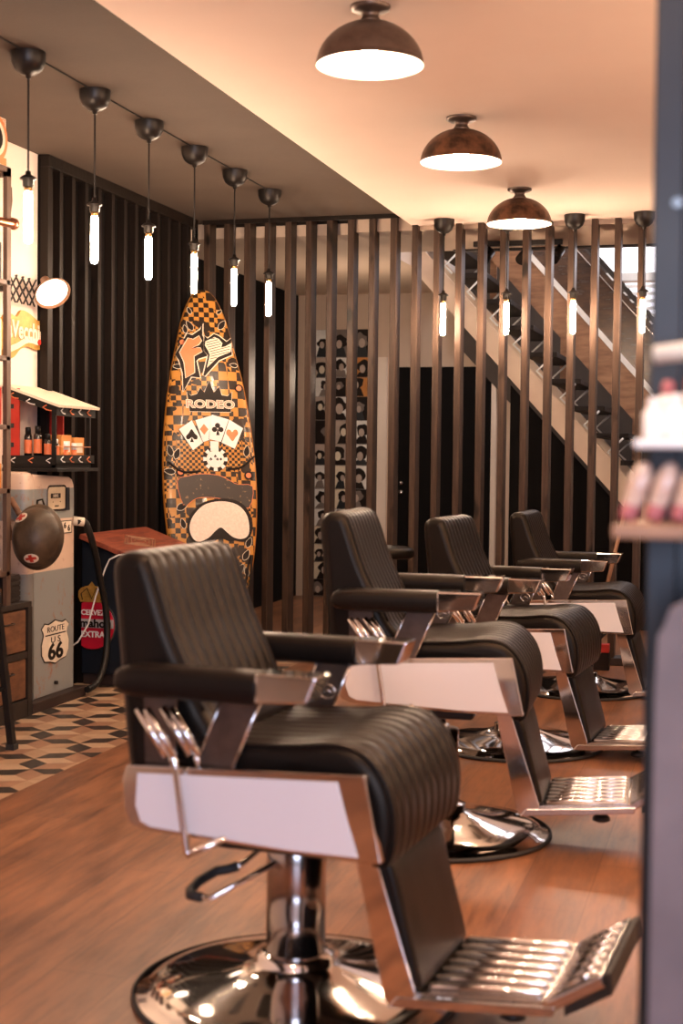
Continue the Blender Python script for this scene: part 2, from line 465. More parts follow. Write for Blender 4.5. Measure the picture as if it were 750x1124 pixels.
# ceilings
struct(MB().box((XE, YF, ZC), (XR, YS + .06, ZD + .15)).obj('ceiling', 'beige'))
struct(MB().box((XL - .1, YF, ZD), (XE, YS + .14, ZD + .15)).obj('ceiling', 'darkpaint'))
XO, YO = -2.30, 9.28                                   # stairwell opening
struct(MB().box((-3.75, YS + .14, ZH), (XO, YB + .1, ZH + .1)).box((XO, YS + .06, ZH), (XR, YO, ZH + .1)).obj('ceiling', 'tan'))
struct(MB().box((-1.85, YO - .06, ZH - .012), (XR, YO, ZH + .28)).obj('trim_1', 'blackmetal'))
# walls
struct(MB().box((XL - .1, YF, 0), (XL, YS + .1, ZD)).obj('wall_left', 'cream'))
struct(MB().box((-3.78, YS + .1, 0), (-3.66, YB, ZH)).obj('wall_hall_left', 'black_wall'))
struct(MB().box((-3.78, YS + .02, 0), (XL, YS + .12, ZD)).obj('wall_nib', 'black_wall'))
struct(MB().box((-3.8, YB, 0), (XR, YB + .1, 4.6)).obj('wall_hall_back', 'tan'))
struct(MB().box((XR, YF, 0), (XR + .1, YB + .1, 4.6)).obj('wall_right', 'cream'))
struct(MB().box((XO - .1, YO, ZH + .1), (XO, YB, 4.6)).box((XO - .1, YO - .1, ZH + .28), (XR, YO, 4.6)).obj('wall_stairwell', 'cream'))
struct(MB().box((XO - .1, YO - .1, 4.6), (XR + .1, YB + .1, 4.7)).obj('ceiling', 'cream'))
# shop front behind the camera
struct(MB().box((XL - .1, YF - .1, 0), (XR + .1, YF, .35)).box((XL - .1, YF - .1, 2.45), (XR + .1, YF, ZD + .15))
       .box((XL - .1, YF - .1, .35), (XL + .35, YF, 2.45)).box((XR - .35, YF - .1, .35), (XR + .1, YF, 2.45)).box((XL, YF - .1, .35), (-.35, YF, 2.45)).obj('wall_front', mat('brown_front_wall', (.16, .085, .055), .6, ns=5)))
# bright high window of the stair hall
win = struct(MB().box((-1.42, YB - .03, 2.68), (XR - .1, YB - .005, 3.9)).obj('window_1', emit('daylit_pane', (.95, .93, 1.0), 2.2)))
MB().box((-1.46, YB - .05, 2.62), (XR - .1, YB - .004, 2.68)).box((-1.46, YB - .05, 2.68), (-1.42, YB - .004, 3.95)).obj('window_frame', 'white', win)
win2 = struct(MB().box((-.95, YB - .02, 2.20), (-.55, YB - .005, 2.60)).obj('window_2', emit('pane_behind_blind', (.9, .9, 1.0), 1.0)))
w2 = MB()
for k in range(7): w2.box((-.96, YB - .05, 2.21 + k * .058), (-.54, YB - .03, 2.235 + k * .058))
w2.obj('blind_slat', 'white', win2)

# hall door with trims
door = struct(MB().box((-2.783, YB - .03, 0), (-1.992, YB + .01, 1.945)).obj('door_1', 'black_wall', bevel=.003))
dm = MB()
for z in (.905, .98): dm.lathe([(0, .03), (.014, .028), (.018, .018), (.013, .008), (.02, 0), (.02, -.004)], (-2.735, YB - .03, z), 16, Matrix.Rotation(R(90), 3, 'X'))
dm.obj('door_handle', 'chrome', door)
MB().box((-2.95, YB - .035, 0), (-2.87, YB, 2.03)).box((-1.985, YB - .035, 0), (-1.945, YB, 2.03)).obj('door_trim', 'cream', door)

# ------------------------------------------------------------------ slatted partition
part = thing('slat_partition', 'open screen of tall stained wooden slats closing off the back of the shop', 'room divider', (-.6, YS + .06, 0))
k = 0; x = -3.253
while x < XR - .05:
    top = ZD if x < XE - .04 else ZC
    kk = random.uniform(-.002, .002)
    MB().box((x + .6, -.06, .045), (x + .6 + .037 + kk, .06, top - .002)).obj('slat', 'slat', part, bevel=.002)
    x += .1328; k += 1
MB().box((-2.66, -.068, 0), (XR + .6, .068, .045)).obj('bottom_rail', 'plinth', part, bevel=.003)
MB().box((-2.66, -.068, ZD - .028), (XE + .6, -.0605, ZD - .002)).box((-2.66, .0605, ZD - .028), (XE + .6, .068, ZD - .002)).obj('top_rail', 'slat_dark', part)

pan = thing('slat_wall_panel', 'dark stained batten panelling covering the far half of the left wall', 'wall panelling', (XL, 7.3, 0))
MB().box((.002, -.97, 0), (.016, 1.0, ZD - .003)).obj('backing_board', 'black_wall', pan)
for i, y in enumerate([6.33, 6.455, 6.59, 6.74, 6.895, 7.06, 7.22, 7.37, 7.52, 7.68, 7.84, 8.0, 8.15]):
    w = .052 if i == 0 else .036
    MB().box((.016, y - 7.3, 0), (.058, y - 7.3 + w, ZD - .06)).obj('batten', 'slat_dark', pan, bevel=.002)
MB().box((.016, -.97, ZD - .06), (.063, 1.0, ZD - .003)).obj('top_rail', 'slat_dark', pan, bevel=.002)

# ------------------------------------------------------------------ barber chairs
def chair(label, loc, yaw, dz, lever_turn=0):
    t = thing('barber_chair', label, 'barber chair', (*loc, 0), yaw, 'barber chairs in the row')
    def Z(pts): return [(x, z + dz) for x, z in pts]
    # pedestal base
    MB().lathe([(0, .004), (.355, 0), (.358, .008), (.352, .014), (.335, .016), (.330, .022), (.30, .030), (.24, .040), (.17, .052), (.12, .064),
                (.095, .074), (.088, .080), (.088, .094), (.075, .098), (.070, .100), (0, .100)], seg=72).obj('base_plate', 'chrome', t)
    MB().lathe([(.356, .001), (.364, .003), (.364, .012), (.357, .015)], seg=72).obj('base_ring', 'rubber', t)
    MB().lathe([(0, .098), (.066, .098), (.066, .33), (.064, .335), (.050, .337), (0, .337)], seg=40).obj('column', 'chrome_col', t)
    if dz > -.01: MB().lathe([(0, .33), (.024, .33), (.024, .40 + dz), (0, .40 + dz)], seg=24).obj('piston', 'chrome', t)
    # pump lever loop
    pl = MB().tube([(-.05, .03, .32), (-.09, .02, .315), (-.10, -.07, .30), (-.11, -.085, .295)], .006)
    pl.tube([(-.163, -.18, .27), (-.163, -.206, .265), (-.10, -.235, .27), (-.02, -.05, .31), (0, 0, .32)], .006)
    pl.obj('pump_lever', 'chrome', t)
    MB().tube([(-.106, -.081, .297), (-.125, -.088, .29), (-.151, -.098, .285), (-.168, -.15, .275), (-.166, -.195, .268), (-.155, -.218, .266), (-.125, -.229, .268)], .011).obj('lever_grip', 'rubber', t)
    # mechanism under the seat
    MB().box((-.13, -.16, .355 + dz), (.13, .16, .43 + dz)).box((-.20, -.12, .385 + dz), (-.05, -.04, .41 + dz)).obj('seat_mechanism', 'blackmetal', t, bevel=.01)
    # side panels
    for s in (-1, 1):
        outer = [(-.262, .552), (.262, .574), (.298, .404), (.27, .402), (.10, .405), (-.225, .420), (-.252, .430), (-.268, .46), (-.272, .52)]
        MB().prism(Z(outer), (0, s * .290 + (.012 if s > 0 else .012), 0), (1, 0, 0), (0, 0, 1), .024).obj('side_frame', 'chrome', t, bevel=.004)
        inner = [(-.236, .538), (.206, .558), (.232, .47), (.252, .412), (.10, .412), (-.205, .428), (-.228, .438), (-.240, .47)]
        MB().prism(Z(inner), (0, s * .290 + (-.0115 if s < 0 else .0155), 0), (1, 0, 0), (0, 0, 1), .004).obj('side_panel', 'enamel', t, bevel=.001)
        # slanted arm plates
        e = MB().prism(Z([(-.055, .712), (.030, .712), (-.035, .560), (-.115, .560)]), (0, s * .268 + .004, 0), (1, 0, 0), (0, 0, 1), .008)
        pl_ = e.obj('arm_plate', 'bronze_dark', t)
        MB().tube(V3(Z([(.030, .712), (-.035, .560)]), s * .268), .0045).tube(V3(Z([(-.055, .712), (-.115, .560)]), s * .268), .0045).obj('plate_edge', 'chrome', pl_)
        if s > 0:
            MB().tube([( -.03 + .02 * math.cos(a), .2635, .635 + dz + .017 * math.sin(a)) for a in [2 * math.pi * q / 20 for q in range(20)]], .0022, 6, closed=True).tube(
                [(-.044, .2635, .632 + dz), (-.030, .2635, .639 + dz), (-.016, .2635, .632 + dz)], .002, 6).obj('badge', 'chrome', pl_)
        MB().prism(Z([(-.24, .715), (-.165, .715), (-.165, .555), (-.235, .555)]), (0, s * .268 + .004, 0), (1, 0, 0), (0, 0, 1), .008).obj('arm_plate', 'bronze_dark', t)
        # arm pad
        rings = []
        for x, q in [(-.285, .25), (-.280, .60), (-.268, .82), (-.245, .95), (-.21, 1), (-.10, 1.0), (.0, 1.0), (.036, .98), (.040, .94)]:
            ring = []
            for a in [2 * math.pi * j / 24 for j in range(24)]:
                ca, sa = math.cos(a), math.sin(a)
                yy = math.copysign(abs(ca) ** .6, ca) * .043 * (q * .5 + .5 if q < .9 else 1); zz = math.copysign(abs(sa) ** .7, sa) * .034 * q
                ring.append((x, s * .292 + yy, .732 + zz + dz))
            rings.append(ring)
        MB().loft(rings).obj('arm_pad', 'leather', t)
        b = MB().prism(Z([(.040, .705), (.150, .712), (.172, .765), (.040, .765)]), (0, s * .292 + .041, 0), (1, 0, 0), (0, 0, 1), .082)
        b.obj('arm_cap', 'chrome', t, bevel=.004)
    # seat cushion
    prof = smooth_poly(Z([(-.20, .575), (-.17, .600), (-.05, .606), (.08, .612), (.17, .622), (.235, .610), (.282, .565), (.306, .505), (.310, .44), (.298, .385),
                          (.265, .375), (.235, .42), (.225, .49), (.18, .535), (0, .545), (-.17, .55)]), 4)
    pad_mesh(prof, .252, .034, 9, .005, lambda x, z, nx, nz: (nz > .2 or nx > .3) and x > -.15).obj('seat_cushion', 'leather', t)
    for s in (-1, 1):
        arc = [p for p in offset_in(prof, .006) if p[0] > -.16 and (p[1] > .57 + dz or p[0] > .25)]
        MB().tube([(x, s * .240, z) for x, z in sorted(arc, key=lambda p: math.atan2(p[1] - .5 - dz, p[0] - .1), reverse=True)], .005, 6).obj('piping', 'leather', t)
    # backrest
    bp = Z([(-.095, .615), (-.125, .66), (-.165, .745), (-.205, .83), (-.240, .93), (-.253, .965), (-.268, .985), (-.300, .992), (-.330, .982), (-.345, .95),
            (-.335, .84), (-.322, .70), (-.308, .56), (-.29, .52), (-.20, .52), (-.12, .56)])
    bprof = smooth_poly(bp, 4)
    pad_mesh(bprof, .232, .030, 9, .0035, lambda x, z, nx, nz: nx > .15 and z > .64 + dz).obj('backrest', 'leather', t)
    for s in (-1, 1):
        ln = [(x, z) for x, z in Z([(-.262, .975), (-.243, .93), (-.209, .83), (-.169, .745), (-.13, .66)])]
        MB().tube([(x + .001, s * .214, z) for x, z in smooth_poly(ln, 4, False)], .005, 6).obj('piping', 'leather', t)
    # recline levers
    for s in (-1, 1):
        MB().tube([(x, s * .322, z + dz) for x, z in ((-.200, .658), (-.141, .575), (-.138, .555), (-.112, .390), (-.108, .384), (-.04, .420))] + [(-.02, s * .2, .42 + dz)], .0075, 10).obj('recline_lever', 'chrome', t)
        for ox, yy in ((0, .322), (.040, .290)):
            for q in (-.0095, .0095):
                MB().tube([(-.216 + ox + q, s * yy, .676 + dz), (-.150 + ox + q, s * yy, .582 + dz)], .0088, 12).obj('lever_handle', 'chrome', t)
            MB().tube([(-.150 + ox, s * yy, .588 + dz), (-.141 + ox, s * yy, .562 + dz)], .007, 8).obj('lever_joint', 'chrome', t)
        # chrome sheet bracket carrying the footrest
        br = [(.203, .400), (.218, .422), (.245, .405), (.258, .36), (.338, .118), (.335, .092), (.282, .080), (.270, .10), (.210, .36)]
        MB().prism(Z(br), (0, s * .187 + .005, 0), (1, 0, 0), (0, 0, 1), .010).obj('footrest_bracket', 'chrome', t, bevel=.003)
        MB().prism(Z([(.278, .078), (.62, .108), (.625, .128), (.335, .105), (.30, .104)]), (0, s * .187 + .006, 0), (1, 0, 0), (0, 0, 1), .014).obj('footrest_rail', 'chrome_brushed', t, bevel=.003)
    # calf pad
    cp = smooth_poly(Z([(.262, .375), (.285, .36), (.312, .26), (.345, .135), (.340, .115), (.315, .110), (.275, .20), (.245, .30), (.238, .36)]), 3)
    pad_mesh(cp, .180, .014).obj('calf_pad', 'leather', t)
    # foot platform
    fp = MB().prism(Z([(.33, .103), (.61, .127), (.61, .134), (.33, .110)]), (0, .176, 0), (1, 0, 0), (0, 0, 1), .352)
    fp.obj('foot_platform', 'chrome_brushed', t)
    ribs = MB()
    for i in range(7):
        y = -.150 + i * .05
        ribs.tube([(.350, y, .115 + dz), (.360, y, .118 + dz), (.585, y, .137 + dz), (.595, y, .134 + dz)], [.004, .008, .008, .004], 8)
    ribs.obj('tread_rib', 'chrome', t)
    # end flap
    fl = MB().prism(Z([(.612, .112), (.722, .180), (.712, .204), (.604, .136)]), (0, .19, 0), (1, 0, 0), (0, 0, 1), .38)
    f = fl.obj('foot_flap', 'chrome_brushed', t, bevel=.005)
    MB().prism(Z([(.640, .108), (.735, .166), (.730, .208), (.716, .204), (.724, .180), (.640, .129)]), (0, .186, 0), (1, 0, 0), (0, 0, 1), .372).obj('flap_pad', 'rubber', f, bevel=.003)
    rb = MB()
    for i in range(7):
        y = -.150 + i * .05
        rb.tube([(.628, y, .1525 + dz), (.700, y, .197 + dz)], .005, 8)
    rb.obj('flap_rib', 'chrome', f)
    MB().tube([(.606, -.19, .128 + dz), (.606, .19, .128 + dz)], .008, 10).obj('hinge_bar', 'chrome', t)
    for y in (-.10, .10):
        MB().cyl((.52, y, .120 + dz), (.52, y, .074 + dz), .006).lathe([(0, .078), (.018, .078), (.027, .068), (.027, .060), (.012, .054), (0, .054)], (.52, y, dz), 20).obj('levelling_foot', 'blackmetal', t)
    return t
def V3(pts, y): return [(x, y, z) for x, z in pts]

chair('foreground black barber chair with white side panel, closest to the camera', (-.936, 2.99), -4.5, 0)
chair('second barber chair from the front, seat raised slightly, white side panel fully visible', (-.915, 4.43), 3, .037)
chair('third barber chair from the front, mostly hidden behind the second chair', (-.886, 5.875), -5, -.04)
chair('farthest barber chair, standing right in front of the wooden slats', (-.784, 7.41), -2, -.068)

# round stool behind chair two
st = thing('round_stool', 'low round black swivel stool behind the second barber chair', 'stool', (-1.94, 7.85, 0))
MB().lathe([(0, .69), (.12, .688), (.155, .680), (.166, .660), (.160, .632), (.14, .622), (0, .622)], seg=40).obj('seat', 'leather', st)
MB().lathe([(0, .622), (.03, .62), (.016, .60), (.016, .30), (.024, .30), (.024, .12), (0, .12)], seg=20).obj('pole', 'chrome', st)
MB().tube([(.02, -.02, .60), (.10, -.06, .50), (.13, -.07, .46)], .004).obj('height_lever', 'chrome', st)
sb = MB()
for k in range(5):
    a = 2 * math.pi * k / 5 + .3
    sb.tube([(0, 0, .13), (.12 * math.cos(a), .12 * math.sin(a), .10), (.25 * math.cos(a), .25 * math.sin(a), .065)], [.016, .012, .009])
    sb.lathe([(0, .025), (.018, .02), (.025, 0), (.018, -.02), (0, -.025)], (.25 * math.cos(a), .25 * math.sin(a), .026), 14)
sb.obj('wheel_base', 'chrome', st)

# ------------------------------------------------------------------ pendants with tube bulbs
def canopy_mesh(z, r=.060, h=.082):
    return MB().lathe([(r, z), (r, z - .006), (r * .96, z - h * .45), (r * .78, z - h * .75), (r * .45, z - h * .95), (.011, z - h), (.009, z - h - .012), (0, z - h - .012)], seg=32)
PEND = {}
def pendant(label, x, y, zt, group, r=.060, zb=1.965, src=None):
    t = thing('pendant_lamp', label, 'pendant lamp', (x, y, zt), 0, group)
    L = zt - zb
    key = (round(L, 3), r)
    if key not in PEND:
        a = canopy_mesh(0, r).obj('canopy', 'blackmetal', t)
        c = MB().tube([(0, 0, -.07), (0, 0, -(L - .245))], .0038, 8).obj('cord', 'cord', t)
        zs = -(L - .25)
        s = MB().lathe([(0, zs + .014), (.009, zs + .012), (.011, zs), (.022, zs - .006), (.031, zs - .014), (.031, zs - .018), (.021, zs - .020), (.020, zs - .044), (0, zs - .044)], seg=24).obj('socket', 'blackmetal', t)
        g = MB().lathe([(0, zs - .043), (.0145, zs - .043), (.0145, zs - .062), (0, zs - .062)], seg=20).obj('collar', 'brass', t)
        zb_ = -L
        b = MB().lathe([(0, zs - .061), (.012, zs - .062), (.0148, zs - .075), (.0148, zb_ + .014), (.012, zb_ + .004), (.005, zb_), (0, zb_)], seg=20).obj('bulb', 'bulb', t)
        PEND[key] = [a, c, s, g, b]
    else:
        for o in PEND[key]:
            n = o.copy(); COL.objects.link(n); n.parent = t
    return t
gl = 'tube-bulb pendants under the dark ceiling'
for i, (lab, y, zb) in enumerate([
        ('tube-bulb pendant in front of the white wall, leftmost of the dark-ceiling row', 4.725, 1.965),
        ('tube-bulb pendant under the dark ceiling, second from the left', 5.278, 1.965),
        ('tube-bulb pendant under the dark ceiling, third from the left', 5.82, 1.965),
        ('tube-bulb pendant hanging just in front of the surfboard tip', 6.36, 1.965),
        ('tube-bulb pendant just right of the surfboard tip, fifth in the row', 6.915, 1.965),
        ('tube-bulb pendant in front of the slats, last and farthest of the dark-ceiling row', 7.47, 1.965)]):
    pendant(lab, -2.53, y, ZD, gl, .064, zb)
gr = 'tube-bulb pendants under the cream ceiling'
for lab, x in [('tube-bulb pendant by the slats, left of the smallest dome lamp', -1.70), ('tube-bulb pendant partly behind the smallest dome lamp', -1.328),
               ('tube-bulb pendant in front of the staircase, right of the smallest dome lamp', -.944), ('tube-bulb pendant beside the dark blue display post, farthest right', -.555)]:
    pendant(lab, x, 8.2, ZC, gr, .060, 1.91)
# supply cable from canopy to canopy
cb = MB().tube([(-2.53, 2.9, ZD - .004)] + [(-2.53, y, ZD - .004) for y in (4.0, 5.0, 6.0, 7.0, 7.47)], .003, 6).obj('ceiling_cable', 'cord')
tag(cb, 'thin black supply cable running along the dark ceiling from pendant to pendant', 'cable')

# dome lamps
def dome(label, y, m, r=.167):
    t = thing('dome_lamp', label, 'ceiling lamp', (-1.13, y, ZC), 0, 'dome lamps on the cream ceiling')
    MB().lathe([(.062, 0), (.062, -.010), (.050, -.016), (.030, -.020), (.024, -.030), (.030, -.040), (.040, -.052), (0, -.052)], seg=40).obj('mount', 'bronze_dark', t)
    zt = -.046; h = .136
    pr = [(.0, zt)] + [(r * math.sin(a), zt - h * (1 - math.cos(a)) / (1 - math.cos(R(88)))) for a in [R(d) for d in range(8, 89, 8)]] + [(r, zt - h)]
    MB().lathe(pr, seg=64).obj('shade', m, t)
    ins = [(r, zt - h)] + [(x * .985, z - .003 if z > zt - h + .003 else z) for x, z in reversed(pr[:-1])]
    MB().lathe(ins, seg=64).obj('shade_lining', 'lampwhite', t)
    bz = zt - h + .012
    MB().lathe([(0, bz + .075), (.014, bz + .07), (.016, bz + .05), (.026, bz + .035), (.036, bz + .008), (.034, bz - .012), (.022, bz - .028), (0, bz - .034)], seg=24).obj('bulb', 'bulb2', t)
    return t
dome('largest and nearest dome lamp, dark bronze with white lining', 4.29, 'bronze_dark')
dome('middle dome lamp of the three, mottled brown bronze', 5.77, 'bronze')
dome('smallest and farthest dome lamp, rust-brown bronze near the slats', 7.35, 'bronze')

# ------------------------------------------------------------------ hall behind the slats
tr = thing('track_light', 'black ceiling track with three spotlights in the hall behind the slats', 'track light', (-1.36, 8.93, ZH))
MB().box((-.30, -.018, -.032), (.26, .018, 0)).obj('track', 'blackmetal', tr, bevel=.002)
for x in (-.20, .04, .24):
    b = MB().cyl((x, 0, -.03), (x, 0, -.07), .008)
    b.cyl((x, .03, -.06), (x - .03, -.06, -.13), .034, .036)
    b.obj('spot_head', 'blackmetal', tr)

stair = thing('staircase', 'steep open staircase with cream stringer and dark treads behind the slats', 'staircase', (0, 10.0, 0))
def sx(i): return -1.955 + .167 * i
def sz(i): return 2.486 - .1876 * i
for i in range(-3, 13):
    MB().box((sx(i) - .02, -.03, sz(i) - .018), (sx(i) + .20, .92, sz(i) + .018)).obj('tread', 'tread', stair, bevel=.003)
for yy in (.0, .86):
    lo = lambda x: 1.774 - 1.10 * (x + 1.6)
    x0, x1 = -2.45, .0
    MB().prism([(x0, lo(x0)), (x1, lo(x1)), (x1, lo(x1) + .225), (x0, lo(x0) + .225)], (0, yy + .02, 0), (1, 0, 0), (0, 0, 1), .04).obj('stringer', 'stairwhite', stair, bevel=.003)
    for i in range(-3, 12):
        a, z = sx(i), sz(i)
        MB().tube([(a + .165, yy - .03, z - .018), (a + .06, yy - .03, z - .115), (a + .115, yy - .03, z - .172)], .0085, 6).obj('tread_bracket', 'white', stair)
# balustrade boards on the far side
def band(x0, x1, zref, xref, th, y, m, sl=1.12, d=.04):
    f = lambda x: zref - sl * (x - xref)
    return MB().prism([(x0, f(x0)), (x1, f(x1)), (x1, f(x1) + th), (x0, f(x0) + th)], (0, y, 0), (1, 0, 0), (0, 0, 1), d)
band(-2.4, .2, 1.47, -.77, .33, .92, 'woodboard').obj('balustrade_board', 'woodboard', stair)
band(-2.4, .2, 1.80, -.77, .06, .915, 'white').obj('balustrade_strip', 'white', stair)
band(-2.4, .2, 1.86, -.77, .46, .93, 'woodboard_dark').obj('balustrade_board', 'woodboard_dark', stair)
band(-2.4, .2, 2.25, -.77, .012, .885, 'chrome').obj('balustrade_strip', 'chrome_brushed', stair)
band(-2.4, .2, 2.34, -.77, .05, .93, 'blackmetal', d=.06).obj('handrail', 'blackmetal', stair)
for x in (-1.9, -1.35, -.8, -.25):
    z = 1.86 - 1.12 * (x + .77)
    MB().box((x, .93, z - .9), (x + .05, .96, z)).obj('baluster', 'woodboard', stair)
# lower near-side handrail panel that shows dark between the treads
# closet under the stairs
struct(MB().prism([(-1.60, 0), (-1.60, 1.72), (-.02, -.015 + .0)], (0, 10.14, 0), (1, 0, 0), (0, 0, 1), .02).obj('wall_under_stairs', 'black_wall'))
struct(MB().prism([(-2.30, 2.15), (-.3, -.0), (-.3, 1.9), (-1.2, 2.9), (-1.6, 3.6), (-2.30, 3.6)], (0, YB - .02, 0), (1, 0, 0), (0, 0, 1), .02).obj('trim_2', mat('dark_stair_wall', (.06, .042, .032), .7)))

# photo collage on the hall wall
colg = thing('photo_collage', 'tall collage of pasted black and white portraits on the hall wall behind the slats', 'photo collage', (-3.25, YB - .0105, 0))
MB().box((-.245, -.01, .0), (.235, .01, 2.265)).obj('backing_board', 'grey', colg)
rows = [2.265, 2.03, 1.86, 1.70, 1.5, 1.30, 1.12, .92, .75, .60, .45, .30, .15, .01]
tones = ['ink', 'ink', 'grey', 'skin', 'white', 'paper', 'ink', 'woodboard', 'mauve', 'white']
random.seed(21)
for r_ in range(len(rows) - 1):
    xs = [-.245, -.245 + random.uniform(.12, .17), -.245 + random.uniform(.24, .33), .235]
    for c in range(3):
        m_ = random.choice(tones if r_ < 5 else ['white', 'paper', 'white', 'ink', 'paper', 'skin'])
        if r_ in (1, 2) and c == 2: m_ = 'orangebox'
        x0, x1, z0, z1 = xs[c], xs[c + 1], rows[r_ + 1], rows[r_]
        ph = MB().box((x0 + .002, -.013 - .001 * c, z0 + .002), (x1 - .002, -.0105, z1 - .002)).obj('photo', m_, colg)
        cx, cz, w = (x0 + x1) / 2 + random.uniform(-.03, .03), (z0 + z1) / 2 + random.uniform(-.02, .02), min(x1 - x0, z1 - z0) * random.uniform(.8, 1.15)
        cl = lambda pts: [(min(max(a_, x0 + .004), x1 - .004), min(max(b_, z0 + .004), z1 - .004)) for a_, b_ in pts]
        hair = 'ink' if m_ != 'ink' else 'grey'
        hp_ = [(cx + w * .34 * random.uniform(.75, 1.2) * math.cos(q * .52), cz + w * .12 + w * .32 * random.uniform(.75, 1.2) * math.sin(q * .52)) for q in range(12)]
        MB().prism(cl(smooth_poly(hp_, 2)), (0, -.0145 - .001 * c, 0), (1, 0, 0), (0, 0, 1), .001).obj('hair', hair, ph)
        MB().prism(cl(circle(w * .15, 16, cx + w * random.uniform(-.08, .1), cz, w * .21)), (0, -.016 - .001 * c, 0), (1, 0, 0), (0, 0, 1), .001).obj('face', 'skin' if m_ != 'skin' else 'paper', ph)
        k_ = random.uniform(-.1, .1) * w
        MB().prism(cl([(cx - w * .42, z0), (cx + w * .40 + k_, z0), (cx + w * .26 + k_, cz - w * .18), (cx, cz - w * .10), (cx - w * .24, cz - w * .2 + k_)]), (0, -.0155 - .001 * c, 0), (1, 0, 0), (0, 0, 1), .001).obj(
            'jacket', random.choice(['ink', 'grey', 'ink', 'slate']), ph)

# broom leaning behind the slats at right
br = thing('broom', 'wooden-handled broom with red head leaning beyond the farthest chair', 'broom', (-.74, 8.15, 0))
MB().cyl((-.06, 0, .12), (.14, .05, 1.05), .011).obj('handle', 'shelfwood', br)
MB().box((-.16, -.03, .10), (.04, .03, .15)).obj('head', 'red', br, bevel=.005)
MB().box((-.16, -.03, .0), (.04, .03, .10)).obj('bristles', 'ink', br)

# ------------------------------------------------------------------ surfboard
Fp, Tp = V((-2.84, 7.62, .03)), V((-3.15, 8.14, 2.2))
ax = (Tp - Fp).normalized(); W = V((.85, .527, 0)); W = (W - ax * W.dot(ax)).normalized(); N = W.cross(ax)
if N.y > 0: N = -N
sb = thing('surfboard', 'black and orange checkered surfboard with cards and RODEO graphics leaning in the corner', 'surfboard', Fp)
bm_ = Matrix((W, -N, ax)).transposed()     # local x = W, local y = -N (into wall), local z = up the board
sb.matrix_world = Matrix.Translation(Fp) @ bm_.to_4x4()
hwp = [(.012, .035), (.05, .075), (.15, .125), (.3, .178), (.5, .228), (.7, .262), (.9, .279), (1.1, .282), (1.3, .272), (1.5, .250), (1.65, .229), (1.8, .198), (1.92, .170), (2.04, .142), (2.12, .116), (2.19, .084), (2.225, .058), (2.244, .030), (2.25, .010)]
cs = smooth_poly([(z, w) for z, w in hwp], 3, False)
rings = []
U0 = -.033
for z, w in cs:
    w = max(w, .006); th = .030 * min(1, (w / .12) ** .6)
    ring = []
    for a in [2 * math.pi * j / 36 for j in range(36)]:
        ca, sa = math.cos(a), math.sin(a)
        xx = math.copysign(abs(ca) ** .55, ca) * w; yy = math.copysign(abs(sa) ** .9, sa) * th
        ring.append((U0 + xx, yy, z))
    rings.append(ring)
mb = MB().loft(rings)
bb = mb.b
bb.normal_update()
for f in bb.faces:
    c = f.calc_center_median()
    w = 1e-3
    for (z1, w1), (z2, w2) in zip(cs[:-1], cs[1:]):
        if z1 <= c.z <= z2: w = w1 + (w2 - w1) * (c.z - z1) / max(z2 - z1, 1e-6)
    if c.y > -.004 or abs(c.x - U0) > max(w, .01) - .008: f.material_index = 1
    f.smooth = True
mb.obj('board', ['board', 'board_edge'], sb, tri=False)
RX, UX = (1, 0, 0), (0, 0, 1)
def hw_at(z):
    for (z1, w1), (z2, w2) in zip(cs[:-1], cs[1:]):
        if z1 <= z <= z2: return max(.012, w1 + (w2 - w1) * (z - z1) / max(z2 - z1, 1e-6))
    return .012
def decal(name, pts, layer, m, parent=sb):
    # the deck bulges to y = -.03 at its middle: decals sit on it
    y = -.0302 - .0008 * layer
    pts = [(min(max(u, U0 - hw_at(z) + .008), U0 + hw_at(z) - .008), z) for u, z in pts]
    return MB().prism(pts, (0, y, 0), RX, UX, .0006).obj(name, m, parent)
def grow(pts, d):
    n = len(pts); area = sum(pts[i][0] * pts[(i + 1) % n][1] - pts[(i + 1) % n][0] * pts[i][1] for i in range(n))
    return offset_in(pts, -d)
F_BLACK = [(-0.219, 1.82), (-0.14, 1.956), (-0.11, 1.947), (-0.061, 1.983), (-0.045, 2.024), (-0.049, 1.947), (-0.03, 1.914), (-0.041, 1.857), (-0.017, 1.836), (-0.026, 1.817), (-0.077, 1.799), (-0.091, 1.785), (-0.072, 1.68), (-0.126, 1.685), (-0.177, 1.592), (-0.176, 1.706), (-0.195, 1.785)]
F_OR = [(-0.189, 1.835), (-0.136, 1.926), (-0.105, 1.918), (-0.069, 1.942), (-0.057, 1.913), (-0.074, 1.889), (-0.115, 1.867), (-0.065, 1.866), (-0.055, 1.846), (-0.106, 1.815), (-0.106, 1.712), (-0.158, 1.677), (-0.164, 1.773)]
Z_OUT = [(-0.037, 1.947), (-0.017, 1.928), (0.022, 1.959), (0.047, 1.95), (0.097, 1.912), (0.148, 1.934), (0.127, 1.83), (0.047, 1.793), (-0.043, 1.691), (-0.053, 1.697), (-0.019, 1.824), (-0.04, 1.85), (-0.039, 1.91)]
Z_IN = [(-0.032, 1.91), (-0.009, 1.921), (0.024, 1.939), (0.052, 1.927), (0.071, 1.901), (0.063, 1.874), (0.089, 1.882), (0.129, 1.907), (0.12, 1.849), (0.041, 1.813), (-0.029, 1.744), (-0.009, 1.825), (-0.018, 1.851), (-0.036, 1.884)]
CROWN = [(-0.142, 1.47), (-0.155, 1.589), (-0.131, 1.567), (-0.095, 1.578), (-0.075, 1.618), (-0.051, 1.589), (-0.019, 1.662), (0.007, 1.59), (0.04, 1.627), (0.054, 1.575), (0.089, 1.57), (0.116, 1.597), (0.105, 1.47)]
